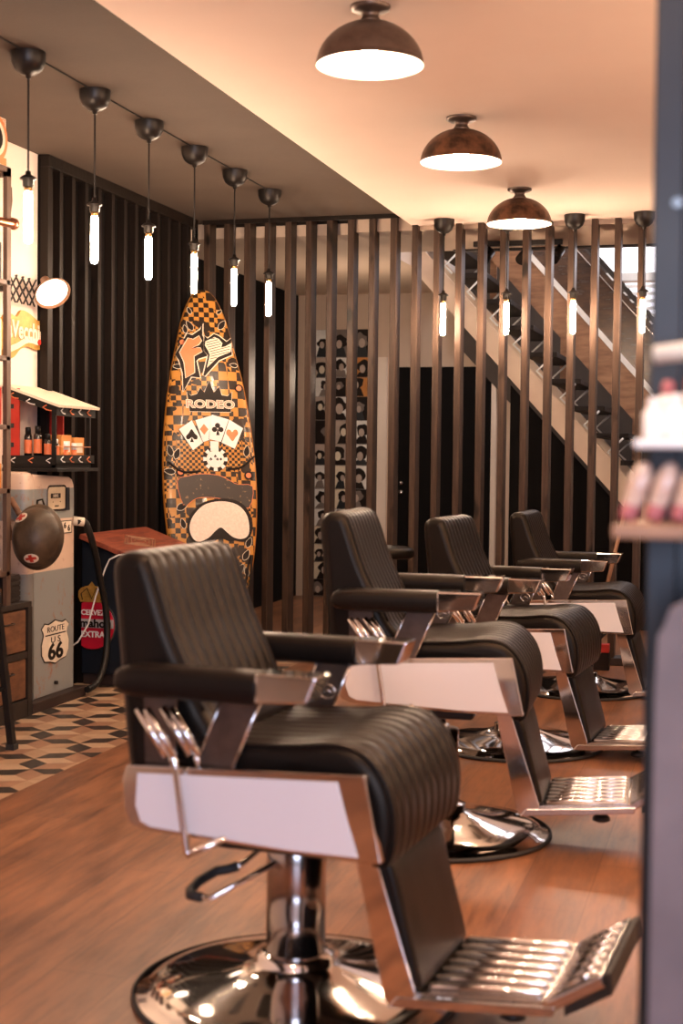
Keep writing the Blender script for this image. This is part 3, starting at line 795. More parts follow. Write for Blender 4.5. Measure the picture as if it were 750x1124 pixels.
CARDS = [[(-0.211, 1.357), (-0.132, 1.414), (-0.071, 1.278), (-0.132, 1.23)], [(-0.111, 1.415), (-0.009, 1.447), (-0.03, 1.296), (-0.071, 1.281)],
         [(-0.011, 1.451), (0.089, 1.423), (0.037, 1.284), (-0.034, 1.3)], [(0.093, 1.423), (0.174, 1.371), (0.119, 1.243), (0.041, 1.28)]]
BANNER = [(-0.23, 1.042), (-0.163, 1.073), (-0.088, 1.086), (0.011, 1.079), (0.069, 1.054), (0.126, 1.025), (0.215, 1.013), (0.187, 0.885), (0.088, 0.919), (0.006, 0.943), (-0.093, 0.947), (-0.143, 0.93), (-0.198, 0.9)]
G_OUT = [(-0.183, 0.749), (-0.168, 0.832), (-0.099, 0.907), (-0.011, 0.935), (0.089, 0.935), (0.162, 0.896), (0.202, 0.816), (0.199, 0.736), (0.157, 0.682), (0.095, 0.686), (0.061, 0.682), (0.012, 0.699), (-0.046, 0.674), (-0.104, 0.666), (-0.157, 0.686)]
G_IN = [(-0.17, 0.765), (-0.147, 0.832), (-0.087, 0.895), (-0.012, 0.92), (0.071, 0.918), (0.133, 0.892), (0.172, 0.841), (0.184, 0.774), (0.175, 0.719), (0.137, 0.697), (0.087, 0.707), (0.047, 0.74), (0.015, 0.765), (-0.019, 0.744), (-0.062, 0.703), (-0.12, 0.681), (-0.156, 0.707)]
lg = decal('logo', grow(F_BLACK, .007), 1, 'paper'); decal('logo_outline', F_BLACK, 2, 'ink', lg); decal('logo_letter', grow(F_OR, .005), 3, 'paper', lg); decal('logo_fill', F_OR, 4, 'orange', lg)
lg2 = decal('logo', grow(Z_OUT, .006), 2, 'paper'); decal('logo_outline', Z_OUT, 3, 'ink', lg2); decal('logo_letter', Z_IN, 4, 'paper', lg2)
hm = MB()
def clip_h(poly, z):
    xs = []
    for (x1, z1), (x2, z2) in zip(poly, poly[1:] + poly[:1]):
        a, c = z1 - .30 * x1 - z, z2 - .30 * x2 - z
        if a * c < 0: t_ = a / (a - c); xs.append((x1 + (x2 - x1) * t_))
    return sorted(xs)
for i in range(12):
    z = 1.77 + i * .0155; xs = clip_h(Z_IN, z)
    for a, c in zip(xs[::2], xs[1::2]):
        a += .008; c -= .008
        if c > a: hm.prism([(a, z + .3 * a - .002), (c, z + .3 * c - .002), (c, z + .3 * c + .002), (a, z + .3 * a + .002)], (0, -.0302 - .0008 * 5, 0), RX, UX, .0005)
hm.obj('logo_hatching', 'ink', lg2)
MB().tube([(-.115, -.0345, 1.862), (-.08, -.0345, 1.872), (-.045, -.0345, 1.905)], .0022, 6).obj('logo_stroke', 'ink', lg)
decal('crown', grow(CROWN, .003), 0, 'paper'); decal('crown', CROWN, 1, 'ink')
lettering('rodeo_lettering', 'RODEO', .066, (-.018, -.0325, 1.514), RX, UX, 'paper', sb, bold=.004, sx=1.28)
lettering('rodeo_lettering', 'RODEO', .066, (-.018, -.0335, 1.514), RX, UX, mat('rose_print', (.55, .25, .2), .5), sb, bold=-.0006, sx=1.28)
def suit(kind, cx, cz, s):
    if kind == 'spade': return [[(cx + s * x, cz + s * y) for x, y in smooth_poly([(0, 1), (.45, .35), (.85, -.1), (.75, -.55), (.35, -.55), (0, -.25), (-.35, -.55), (-.75, -.55), (-.85, -.1), (-.45, .35)], 3)], [(cx - s * .28, cz - s), (cx + s * .28, cz - s), (cx, cz - s * .25)]]
    if kind == 'diamond': return [[(cx, cz + s), (cx + s * .75, cz), (cx, cz - s), (cx - s * .75, cz)]]
    if kind == 'club': return [circle(s * .4, 16, cx, cz + s * .5), circle(s * .4, 16, cx - s * .48, cz - s * .12), circle(s * .4, 16, cx + s * .48, cz - s * .12), [(cx - s * .28, cz - s), (cx + s * .28, cz - s), (cx, cz + s * .1)]]
    return [[(cx + s * x, cz + s * y) for x, y in smooth_poly([(0, -1), (.5, -.35), (.9, .2), (.7, .75), (.3, .75), (0, .4), (-.3, .75), (-.7, .75), (-.9, .2), (-.5, -.35)], 3)]]
for i, (cd, kd, mm) in enumerate(zip(CARDS, ('spade', 'diamond', 'club', 'heart'), ('ink', 'orange', 'ink', 'orange'))):
    L_ = (3, 2, 3, 2)[i]
    c = decal('playing_card', grow(cd, .0035), L_, 'ink'); decal('card_face', cd, L_ + 1, 'white', c)
    cx, cz = sum(p[0] for p in cd) / 4, sum(p[1] for p in cd) / 4
    if kd == 'diamond': cx -= .006
    m_ = MB()
    for poly in suit(kd, cx, cz, .040 if kd != 'diamond' else .034): m_.prism(poly, (0, -.0302 - .0008 * (L_ + 2), 0), RX, UX, .0006)
    m_.obj('suit_mark', mm, c)
# poker chip
ch = decal('poker_chip', circle(.074, 40, -.001, 1.178), 2, 'ink')
for k in range(8):
    a = R(45 * k + 90)
    p = [(-.001 + r_ * math.cos(a + d), 1.178 + r_ * math.sin(a + d)) for r_, d in ((.054, -.20), (.0735, -.17), (.0735, .17), (.054, .20))]
    decal('chip_block', p, 3, 'white', ch)
decal('chip_face', circle(.053, 36, -.001, 1.178), 3, 'paper', ch)
decal('chip_face', circle(.050, 36, -.001, 1.178), 4, 'white', ch)
decal('chip_tab', [(-.028, 1.228), (.020, 1.228), (.022, 1.288), (-.028, 1.288)], 3, 'white', ch)
cm = MB()
for kd, x in (('spade', -.028), ('club', .012), ('spade', -.001), ('diamond', .032)):
    for poly in suit(kd, x, 1.178 if kd != 'spade' or x < -.01 else 1.196, .010): cm.prism(poly, (0, -.0302 - .0008 * 5, 0), RX, UX, .0005)
cm.obj('chip_suits', 'ink', ch)
decal('banner', grow(smooth_poly(BANNER, 3), .003), 1, 'orange'); decal('banner', smooth_poly(BANNER, 3), 2, 'banner')
decal('mask_outline', smooth_poly(G_OUT, 4), 3, 'ink'); decal('mask_face', smooth_poly(G_IN, 4), 4, 'cheek')
# leaves with pale outlines
leaves = [(-.121, 2.004, 30, .045), (.075, 2.015, -35, .045), (-.192, 1.981, 10, .035), (-.136, 2.10, 20, .03), (-.235, 1.747, 90, .035), (.150, 1.764, 80, .032), (-.275, 1.223, 15, .045),
          (-.228, 1.205, -20, .045), (.19, 1.227, -10, .045), (-.277, 1.101, 80, .045), (-.205, .786, 15, .04), (.177, .673, -25, .042), (.157, .598, -30, .045), (.12, .516, -35, .045), (-.21, .89, -60, .05),
          (.135, .43, -20, .04), (.18, .50, 10, .035), (-.25, .62, 20, .04), (.05, .42, 40, .04), (-.1, .45, -30, .045), (-.17, .38, 15, .04), (.0, .30, 0, .04), (.06, 2.10, -50, .025)]
for x, z, a, s in leaves:
    s *= .82; lim = hw_at(z) - .016 - s * .75; x = min(max(x, U0 - lim), U0 + lim)
    lf = [(0, s), (s * .38, s * .35), (s * .42, -s * .3), (0, -s * .8), (-s * .42, -s * .3), (-s * .38, s * .35)]
    ca, sa = math.cos(R(a)), math.sin(R(a))
    p = [(x + u * ca - v * sa, z + u * sa + v * ca) for u, v in smooth_poly(lf, 3)]
    l_ = decal('leaf', grow(p, .0028), 0, 'paper'); decal('leaf_fill', p, 1, 'ink', l_)
for x, z in ((-.211, 1.097), (.195, 1.081), (.16, 1.62), (-.22, 1.9), (.14, .36)):
    lim = hw_at(z) - .036; x = min(max(x, U0 - lim), U0 + lim)
    c = decal('small_chip', circle(.026, 24, x, z), 1, 'ink'); decal('chip_face', circle(.016, 20, x, z), 2, 'orange', c)
decal('white_spot', circle(.032, 24, .115, .33, .06), 2, 'cheek')
for (p0, p1, p2) in (((-.28, 1.16), (-.2, 1.10), (-.09, 1.105)), ((.07, 1.12), (.15, 1.13), (.235, 1.2)), ((.05, .45), (.13, .40), (.17, .55)), ((.10, .30), (.17, .42), (.19, .6))):
    MB().tube([(x, -.032, z) for x, z in smooth_poly([p0, p1, p2], 6, False)], .007, 6).obj('curl', 'ink', sb)

# ------------------------------------------------------------------ retro fuel pump
pm = thing('fuel_pump', 'worn blue-grey and cream retro fuel pump with a Route 66 shield', 'fuel pump', (-3.14, 5.9, 0))
RY = (0, 1, 0)
def rrect(w, h, r, n=6, cx=0, cy=0):
    out = []
    for sx_, sy_, a0 in ((1, 1, 0), (-1, 1, 90), (-1, -1, 180), (1, -1, 270)):
        for k in range(n + 1):
            a = R(a0 + 90 * k / n); out.append((cx + sx_ * (w / 2 - r) + r * math.cos(a), cy + sy_ * (h / 2 - r) + r * math.sin(a)))
    return out
# main body: profile in (y, z), extruded towards the wall
body = [(.04, .05), (.455, .05), (.455, 1.01), (.45, 1.045), (.432, 1.072), (.40, 1.085), (.04, 1.10)]
MB().prism(body, (-.195, 0, 0), RY, UX, .185).obj('body', 'pump', pm, bevel=.006)
# rounded front cheek facing the camera
rings = []
for z, w in ((.05, 1), (1.02, 1), (1.06, .985), (1.09, .93), (1.105, .82), (1.112, .62)):
    ring = []
    for k in range(28):
        a = 2 * math.pi * k / 28; ca, sa = math.cos(a), math.sin(a)
        ring.append((-.097 + math.copysign(abs(ca) ** .45, ca) * .098 * w, .0 + math.copysign(abs(sa) ** .6, sa) * .052 * w, z))
    rings.append(ring)
MB().loft(rings).obj('corner_housing', 'pump', pm)
MB().box((-.195, -.045, 0), (.035, .50, .05)).obj('plinth', 'plinth', pm, bevel=.004)
gw = MB(); gw.prism(rrect(.205, .125, .03, cx=.265, cy=.985), (-.0085, 0, 0), RY, UX, .004); g = gw.obj('gauge_window', 'chrome_brushed', pm)
MB().prism(rrect(.18, .105, .022, cx=.262, cy=.985), (-.006, 0, 0), RY, UX, .003).obj('gauge_face', mat('aged_dial', (.62, .50, .34), .5), g)
for k in range(4): MB().box((-.0028, .195 + k * .026, .985), (-.0012, .216 + k * .026, 1.008)).obj('digit_window', 'ink', g)
lettering('digit', '8888', .020, (-.0005, .243, .996), RY, UX, 'paper', g, depth=.0002, sx=1.3)
MB().box((-.0028, .235, .945), (-.0012, .275, .951)).box((-.0028, .215, .965), (-.0012, .22, .97)).box((-.0028, .29, .965), (-.0012, .295, .97)).obj('dial_mark', 'ink', g)
MB().box((-.0085, .345, .925), (.012, .365, 1.035)).obj('gauge_hood', 'blackmetal', g, bevel=.003)
pp = MB().box((-.0095, .262, .812), (-.006, .422, .874)).obj('number_plate', 'ink', pm)
MB().box((-.0065, .269, .816), (-.0045, .415, .870)).obj('plate_face', 'paper', pp)
lettering('number', '6', .040, (-.0035, .345, .850), RY, UX, 'ink', pp, sx=1.3, bold=.001); lettering('number', '6', .040, (-.0035, .385, .836), RY, UX, 'ink', pp, sx=1.3, bold=.001)
# route shield
sh = [(0, -.105), (.05, -.092), (.105, -.085), (.132, -.05), (.135, 0), (.115, .045), (.118, .062), (.135, .083), (.105, .105), (.07, .098), (.035, .105), (0, .115), (-.035, .105), (-.07, .098), (-.105, .105), (-.135, .083), (-.118, .062), (-.115, .045), (-.135, 0), (-.132, -.05), (-.105, -.085), (-.05, -.092)]
shp = [(x * 1.02 + .255, z * .92 + .293) for x, z in sh]
s_ = MB().prism(grow(shp, .006), (-.0098, 0, 0), RY, UX, .002).obj('route_shield', 'ink', pm)
MB().prism(shp, (-.0075, 0, 0), RY, UX, .0015).obj('shield_face', 'paper', s_)
MB().box((-.0062, .150, .332), (-.005, .360, .338)).obj('shield_bar', 'ink', s_)
lettering('lettering', 'ROUTE', .038, (-.0055, .255, .360), RY, UX, 'ink', s_, sx=1.45); lettering('lettering', 'U S', .042, (-.0055, .255, .308), RY, UX, 'ink', s_, sx=1.7); lettering('lettering', '66', .105, (-.0055, .255, .250), RY, UX, 'ink', s_, sx=1.5, bold=.0035)
MB().cyl((-.01, .255, .10), (.004, .255, .10), .009).obj('keyhole', 'ink', pm)
# nozzle hook
MB().tube([(-.07, -.062, .80), (-.085, -.085, .93), (-.07, -.10, .985), (-.05, -.095, .985), (-.01, -.07, .90), (-.005, -.06, .80)], [.012, .014, .016, .016, .014, .012], 10).obj('nozzle_hook', 'rustwood', pm)
# hose
hs = [(-3.13, 6.345, .865), (-3.10, 6.375, .86), (-3.085, 6.40, .80), (-3.09, 6.47, .70), (-3.10, 6.55, .56), (-3.10, 6.61, .42), (-3.095, 6.62, .27), (-3.09, 6.58, .14), (-3.085, 6.50, .065), (-3.085, 6.43, .04), (-3.085, 6.36, .035)]
hp = [];
P3 = [V(p) for p in hs]
for i in range(len(P3) - 1):
    p0, p1, p2, p3 = P3[max(0, i - 1)], P3[i], P3[i + 1], P3[min(len(P3) - 1, i + 2)]
    for j in range(4):
        t_ = j / 4; hp.append(.5 * ((2 * p1) + (p2 - p0) * t_ + (2 * p0 - 5 * p1 + 4 * p2 - p3) * t_ * t_ + (3 * p1 - p0 - 3 * p2 + p3) * t_ ** 3))
off = V((3.14, -5.9, 0))
MB().tube([p + off for p in hp], .017, 12).obj('hose', 'blackplastic', pm)
MB().cyl(V((-3.15, 6.34, .87)) + off, V((-3.105, 6.372, .862)) + off, .022).obj('hose_fitting', 'paper', pm)

# steel helmet hung on the pump
hl = thing('steel_helmet', 'dented brown steel helmet with two red cross marks hung on the fuel pump', 'helmet', (-3.012, 5.715, .825))
hm_ = (Matrix.Rotation(R(8), 3, 'Z') @ Matrix.Rotation(R(84), 3, 'X'))
hpz = [(.150, -.012), (.152, -.006), (.146, .0), (.136, .010)] + [(.136 * math.cos(a), .010 + .105 * math.sin(a)) for a in [R(d) for d in range(6, 90, 7)]] + [(0, .115)]
MB().lathe(hpz + [], (0, 0, 0), 48, hm_, sx=.80, sy=.97).obj('shell', 'helmet', hl)
inn = [(0, .108)] + [(.130 * math.cos(a), .006 + .100 * math.sin(a)) for a in [R(d) for d in range(88, 0, -8)]] + [(.150, -.012)]
MB().lathe(inn, (0, 0, 0), 40, hm_, sx=.80, sy=.97).obj('lining', 'rubber', hl)
def on_helmet(u, w):     # u right, w up in the face-on plane
    rx, ry = .136 * .80, .136 * .97
    h = .012 + .105 * math.sqrt(max(0, 1 - (u / rx) ** 2 - (w / ry) ** 2))
    return hm_ @ V((u, w, h))
def helmet_patch(name, cx, cw, rx, rw, rot_, lift, m, par, cross=False):
    mbp = MB(); c, s = math.cos(R(rot_)), math.sin(R(rot_))
    def P(a, b_):
        q = on_helmet(cx + a * c - b_ * s, cw + a * s + b_ * c); n = (q - hm_ @ V((0, 0, 0))).normalized(); return q + n * lift
    if not cross:
        ctr = mbp.b.verts.new(P(0, 0)); prev = None
        for lv in range(1, 5):
            ring = [mbp.b.verts.new(P(rx * lv / 4 * math.cos(2 * math.pi * k / 24), rw * lv / 4 * math.sin(2 * math.pi * k / 24))) for k in range(24)]
            for k in range(24):
                j = (k + 1) % 24
                mbp.b.faces.new((ctr, ring[k], ring[j]) if prev is None else (prev[k], ring[k], ring[j], prev[j]))
            prev = ring
    else:
        for (w_, h_) in ((rx * .72, rw * .27), (rx * .24, rw * .78)):
            g_ = [[mbp.b.verts.new(P(-w_ + 2 * w_ * i / 4, -h_ + 2 * h_ * j / 4)) for j in range(5)] for i in range(5)]
            for i in range(4):
                for j in range(4): mbp.b.faces.new((g_[i][j], g_[i + 1][j], g_[i + 1][j + 1], g_[i][j + 1]))
    return mbp.obj(name, m, par)
for cx, cw, rr_ in ((-.050, .080, 20), (.004, -.096, 8)):
    pt = helmet_patch('cross_badge', cx, cw, .034, .019, rr_, .0025, 'paper', hl)
    helmet_patch('red_cross', cx, cw, .034, .019, rr_, .004, 'red', pt, True)
MB().tube([(-.05, .09, .13), (-.045, .085, .16), (-.02, .085, .165), (-.01, .09, .13)], .005, 8).obj('hanging_strap', 'leather', hl)

# ------------------------------------------------------------------ miniature market stall on the pump
ms = thing('miniature_market_stall', 'miniature red market stall with cream boarded roof standing on the fuel pump', 'display stand', (-3.07, 6.0, 1.125))
# local: x to the room, y along the wall, z up
MB().box((-.265, -.02, -.012), (.02, .42, .004)).obj('base_board', 'blackplastic', ms, bevel=.002)
MB().box((-.27, 0, .004), (0, .37, .045)).obj('counter', 'blackmetal', ms, bevel=.002)
for x, y in ((-.012, .0), (-.265, .0), (-.012, .36), (-.265, .36)):
    MB().box((x - .008, y, .004), (x + .012, y + .012, .305 if x > -.1 else .39)).obj('post', 'blackplastic', ms)
rt = V((.30, 0, -.10)).normalized()
rf = MB()
for k in range(7):
    y0 = -.025 + k * .062
    rf.prism([(0, 0), (.31, 0), (.31, .012), (0, .012)], (-.265, y0 + .058, .384), rt, V((.10, 0, .30)).normalized(), .058)
rf.obj('roof', 'darkroof', ms)
def logo_band(y0, z0, name, face):
    # small swirl and orange lettering strips
    b = MB()
    n = 3 if face == 'side' else 2
    for k in range(4 if face == 'front' else 3):
        t0 = .02 + k * .092
        if face == 'front':
            (MB().tube([(.0125, t0 + .035 + y0, z0 + .036), (.0125, t0 + .01 + y0, z0 + .024), (.0125, t0 + .03 + y0, z0 + .012), (.0125, t0 + .05 + y0, z0 + .010)], .0028, 6)
             .obj('logo_mark', 'white' if k % 2 == 0 else 'orange', name))
        else:
            (MB().tube([(-.25 + t0 + .03, -.0125, z0 + .034), (-.25 + t0 + .005, -.0125, z0 + .022), (-.25 + t0 + .025, -.0125, z0 + .010)], .0028, 6)
             .obj('logo_mark', 'white' if k % 2 == 0 else 'orange', name))
fb = MB().box((.0, -.01, .248), (.010, .40, .296)).obj('front_fascia', 'blackplastic', ms)
logo_band(0, .248, fb, 'front')
sfm = MB().prism([(0, 0), (.27, -.09), (.27, -.135), (0, -.045)], (-.27, .0, .395), (1, 0, 0), (0, 0, 1), .010).obj('side_fascia', 'blackplastic', ms)
for k in range(3):
    x = -.23 + k * .085; z = .355 - (x + .27) / 3
    MB().tube([(x + .02, -.012, z + .012), (x, -.012, z + .002), (x + .02, -.012, z - .01), (x + .045, -.012, z - .014)], .003, 6).obj('logo_mark', 'orange' if k != 1 else 'white', sfm)
lb = MB().box((.001, -.01, .025), (.010, .39, .066)).obj('counter_fascia', 'blackplastic', ms); logo_band(0, .022, lb, 'front')
lb2 = MB().box((-.27, -.012, .02), (.0, -.002, .062)).obj('counter_fascia', 'blackplastic', ms); logo_band(0, .018, lb2, 'side')
rp = MB().box((-.262, -.008, .03), (-.185, .004, .375)).obj('red_panel', 'red', ms)
for z in (.10, .19, .28):
    MB().box((-.235, -.011, z), (-.21, -.008, z + .022)).obj('panel_rivet', 'slate', rp)
MB().box((-.262, .352, .045), (-.14, .362, .34)).obj('red_panel', 'red', ms)
MB().tube([(.004, -.0, .105), (.004, .36, .105)], .003, 6).obj('guard_rail', 'copper', ms)
# goods on the stall
def jar(label, x, y, h, r, lidc):
    t = thing('cosmetic_jar', label, 'jar', (-3.07 + x, 6.0 + y, 1.132 + .0385), 0, 'jars on the miniature stall')
    MB().lathe([(0, 0), (r, 0), (r, h * .7), (r * .8, h * .78), (0, h * .78)], seg=20).obj('bottle', 'darkglass', t)
    MB().lathe([(r * 1.02, h * .18), (r * 1.02, h * .6)], seg=20).obj('bottle_label', 'orange', t)
    MB().lathe([(0, h), (r * .6, h), (r * .7, h * .95), (r * .7, h * .78), (0, h * .78)], seg=20).obj('lid', lidc, t)
jar('dark bottle with orange label on the stall, nearest the red side panel', -.165, .045, .15, .019, 'blackplastic')
jar('dark bottle with orange label on the stall, behind the front post', -.115, .045, .155, .019, 'blackplastic')
jar('short dark bottle on the stall between the post and the cartons', -.065, .05, .12, .018, 'blackplastic')
jar('small dark jar with pale lid in front of the orange cartons on the stall', -.03, .06, .095, .017, 'white')
for i, (lab, x, y, h) in enumerate([('orange carton on the stall, left one beside the jars', -.09, .10, .115), ('orange carton on the stall, at the far end', -.09, .235, .105)]):
    c = thing('carton', lab, 'box', (-3.07 + x, 6.0 + y, 1.132 + .0385), 0, 'cartons on the miniature stall')
    MB().box((0, 0, 0), (.07, .105, h)).obj('box_body', 'orangebox', c, bevel=.002)
    MB().box((.0702, .02, h * .3), (.0712, .085, h * .75)).obj('box_label', 'white' if i == 0 else 'paper', c)
for i, (lab, y) in enumerate([('small white-capped tin in front of the left carton on the stall', .135), ('small white-capped tin in front of the far carton on the stall', .225)]):
    c = thing('tin', lab, 'tin', (-3.088, 6.0 + y, 1.132 + .0385), 0, 'tins on the miniature stall')
    MB().lathe([(0, 0), (.014, 0), (.014, .045), (0, .045)], seg=18).obj('tin_body', 'orange', c)
    MB().lathe([(0, .045), (.0145, .045), (.0145, .072), (.010, .078), (0, .078)], seg=18).obj('lid', 'white', c)

# ------------------------------------------------------------------ cooler with red lid
ck = thing('drinks_cooler', 'dark blue drinks cooler with sloping red wooden lid and round beer emblem', 'cooler', (-3.278, 6.7, 0))
MB().box((.0, .02, 0), (.275, .74, .06)).obj('plinth', 'plinth', ck, bevel=.004)
MB().prism([(0, .06), (.288, .06), (.288, .645), (0, .75)], (0, .76, 0), (1, 0, 0), (0, 0, 1), .76).obj('body', 'bluedark', ck, bevel=.006)
ld = MB().prism([(0, 0), (.335, 0), (.335, .026), (0, .026)], (.001, .80, .762), V((.385, 0, -.140)).normalized(), V((.140, 0, .385)).normalized(), .84)
lid = ld.obj('lid', 'lid', ck, bevel=.003)
ud = V((.385, 0, -.140)).normalized(); un = V((.140, 0, .385)).normalized(); o_ = V((0, 0, .762)) + un * .0265
MB().prism([(.325, -.042), (.342, -.042), (.342, .80), (.325, .80)], o_ - un * .029, ud, (0, 1, 0), .004).obj('lid_edge', 'red', lid)
em = MB()
for a, c, hgt in ((.10, .34, .003),):
    for k, s_k in enumerate((1, .82, .6, .35)):
        hw_, hh_ = .09 * s_k, .20 * s_k
        pts = [(.17 - hw_, .36), (.17, .36 + hh_), (.17 + hw_, .36), (.17, .36 - hh_)]
        for p, q in zip(pts, pts[1:] + pts[:1]):
            P_, Q_ = o_ + ud * p[0] + V((0, p[1], 0)), o_ + ud * q[0] + V((0, q[1], 0))
            em.tube([P_, Q_], .003, 6)
em.obj('carved_star', 'shelfwood', lid)
# emblem
ce = V((.063, -.006, .315))
def rclip(p, x0): return [(max(x, x0), z) for x, z in p]
eb = MB().prism(rclip(circle(.134, 48), -.060), ce + V((0, .004, 0)), RX, UX, .004).obj('emblem', 'chrome_brushed', ck)
MB().prism(rclip(circle(.126, 48), -.059), ce, RX, UX, .002).obj('emblem_field', 'crimson', eb)
MB().box((.004, -.0105, .300), (.185, -.0085, .345)).obj('emblem_band', mat('silver_band', (.45, .42, .42), .4), eb)
lettering('lettering', 'CERVEZA', .038, (.083, -.0105, .378), RX, UX, 'white', eb, bold=.001); lettering('lettering', 'mahou', .058, (.085, -.012, .322), RX, UX, 'ink', eb, bold=.002, sx=1.1)
lettering('lettering', 'EXTRA', .043, (.070, -.0105, .265), RX, UX, 'white', eb, bold=.0015)
cr = [(-.075, 0), (.075, 0), (.09, .03), (.088, .065), (.07, .085), (.045, .095), (.02, .10), (0, .125), (-.02, .10), (-.045, .095), (-.07, .085), (-.088, .065), (-.09, .03)]
c_ = MB().prism([(x * .85, z * .85) for x, z in cr], ce + V((0, -.003, .118)), RX, UX, .002).obj('crown', 'gold', eb)
MB().tube([ce + V((x * .85, -.006, .118 + z * .85)) for x, z in ((-.06, .012), (-.07, .05), (-.03, .085), (0, .02), (.03, .085), (.07, .05), (.06, .012))], .0022, 6).obj('crown_lines', 'ink', c_)
# white cord draped over it
pts = [(-2.975, 6.645, .690), (-3.04, 6.640, .685), (-3.095, 6.645, .66), (-3.12, 6.645, .61), (-3.14, 6.64, .55), (-3.16, 6.62, .47), (-3.19, 6.60, .33), (-3.24, 6.585, .24), (-3.29, 6.57, .20)]
tag(MB().tube([V(p) for p in pts], .0045, 8).obj('white_cord', 'white'), 'thin white cord hanging down in front of the drinks cooler', 'cord')

# ------------------------------------------------------------------ drawer cabinet, rack and goods at the far left
cabn = thing('drawer_cabinet', 'low dark-framed cabinet with rust-brown drawers left of the fuel pump', 'cabinet', (-3.1, 4.985, 0))
MB().box((-.235, -.6, .02), (-.02, .83, .50)).obj('body', 'iron', cabn)
MB().box((-.238, -.6, .500), (.0, .845, .525)).obj('top', 'iron', cabn, bevel=.002)
MB().box((-.02, .81, 0), (.0, .85, .50)).obj('frame_post', 'iron', cabn)
MB().box((-.022, -.6, .0), (-.002, .81, .08)).box((-.022, -.6, .27), (-.002, .81, .30)).obj('frame_rail', 'iron', cabn)
for y0, y1 in ((.46, .80), (-.0, .41)):
    for z0, z1 in ((.09, .265), (.305, .49)):
        d_ = MB().box((-.02, y0, z0), (-.006, y1, z1)).obj('drawer', 'rustwood', cabn, bevel=.002)
        MB().tube([(-.006, (y0 + y1) / 2 - .04, z1 - .05), (.012, (y0 + y1) / 2 - .035, z1 - .05), (.012, (y0 + y1) / 2 + .035, z1 - .05), (-.006, (y0 + y1) / 2 + .04, z1 - .05)], .004, 6).obj('handle', 'iron', d_)
cr_ = thing('crate', 'dark slatted crate on top of the drawer cabinet', 'crate', (-3.31, 5.645, .5255))
MB().box((0, 0, 0), (.17, .145, .125)).obj('crate_body', 'plinth', cr_, bevel=.002)
cm = MB()
for k in range(5): cm.box((.170, 0, .008 + k * .023), (.174, .145, .024 + k * .023))
cm.obj('crate_slats', 'iron', cr_)
cs_ = MB().box((-3.135, 5.36, .5255), (-3.1225, 5.595, .60)).obj('wooden_block', 'rustwood', bevel=.002)
tag(cs_, 'small rust-brown wooden block on the cabinet, in front of the dark crate', 'wooden block')

rk = thing('shelf_rack', 'tall brown shelving rack cut off by the left edge of the picture', 'shelf', (-3.1, 5.6, 0))
for x in (-.0, -.215):
    MB().box((x - .02, 0, .526), (x, .035, 2.44)).obj('post', 'rack', rk)
MB().box((-.235, .0, 2.40), (0, .035, 2.44)).obj('end_rail', 'rack', rk)
for z in (.655, 1.02, 1.30, 1.60, 1.93, 2.42):
    MB().box((-.235, -.75, z), (0, .03, z + .022)).obj('shelf', 'rack', rk, bevel=.002)
MB().tube([(-.01, -.3, 2.185), (.0, .02, 2.20), (.0, .055, 2.203)], .019, 14).lathe([(0, .062), (.026, .062), (.026, .045), (.019, .045)], (0, 0, 2.203), 16, Matrix.Rotation(R(-90), 3, 'X')).obj('copper_rail', 'copper', rk)
MB().tube([(-.005, .04, 2.36), (-.005, .045, 2.30), (-.005, .03, 2.24)], .006, 6).obj('corner_brace', 'rack', rk)
ps = thing('poster_box', 'white box with a red ring emblem standing on top of the rack', 'box', (-3.1, 5.3, 2.4425))
MB().box((-.04, 0, 0), (-.0, .29, .20)).obj('box_body', 'paper', ps, bevel=.002)
MB().box((.0005, .0, .0), (.002, .29, .03)).obj('red_strip', 'orange', ps)
rg = MB(); rg.prism(circle(.10, 36, .20, .105), (.0005, 0, 0), RY, UX, .0012); rg_ = rg.obj('ring', 'orange', ps)
MB().prism(circle(.078, 32, .20, .105), (.002, 0, 0), RY, UX, .001).obj('ring_centre', 'paper', rg_); MB().prism(circle(.055, 32, .20, .105), (.0032, 0, 0), RY, UX, .001).obj('ring_figure', 'ink', rg_)
lettering('lettering', 'ST', .03, (.0025, .265, .182), RY, UX, 'orange', ps)
for lab, y, z, h, m_ in [('red box on the rack shelf level with the market stall roof', 5.47, 1.3225, .16, 'red'), ('orange carton on the lowest visible rack shelf', 5.47, 1.0425, .11, 'orangebox'),
                        ('dark box on the rack shelf below the copper rail', 5.47, 1.9525, .16, 'slate'), ('white box on the rack shelf beside the golden sign', 5.47, 1.6225, .16, 'paper')]:
    bx = thing('shelf_box', lab, 'box', (-3.2, y, z)); MB().box((0, 0, 0), (.085, .11, h)).obj('box_body', m_, bx, bevel=.002); MB().box((.0852, .02, h * .3), (.0860, .09, h * .7)).obj('box_label', 'paper' if m_ != 'paper' else 'slate', bx)

# bar stool leg at the left edge
bs = thing('bar_stool', 'black metal bar stool at the left edge, only one slanted leg in view', 'stool', (-2.94, 4.98, 0))
for sx_, sy_ in ((1, 1), (1, -1), (-1, 1), (-1, -1)):
    top = V((sx_ * .075, sy_ * .095, .70)); bot = V((sx_ * .125, sy_ * .15, .012))
    b = MB(); dv = V((.013, 0, 0)); dw = V((0, .016, 0))
    b.loft([[p + dv * i_ + dw * j_ for i_, j_ in ((-1, -1), (1, -1), (1, 1), (-1, 1))] for p in (bot, top)], smooth=False)
    l_ = b.obj('leg', 'blackmetal', bs); MB().box(bot + V((-.018, -.02, -.012)), bot + V((.018, .02, .012))).obj('rubber_foot', 'rubber', l_)
MB().box((-.10, -.12, .70), (.10, .12, .74)).obj('seat', 'rack', bs, bevel=.01)
MB().tube([(.105, .128, .25), (.105, -.128, .25), (-.105, -.128, .25), (-.105, .128, .25)], .008, 8, closed=True).obj('foot_ring', 'blackmetal', bs)

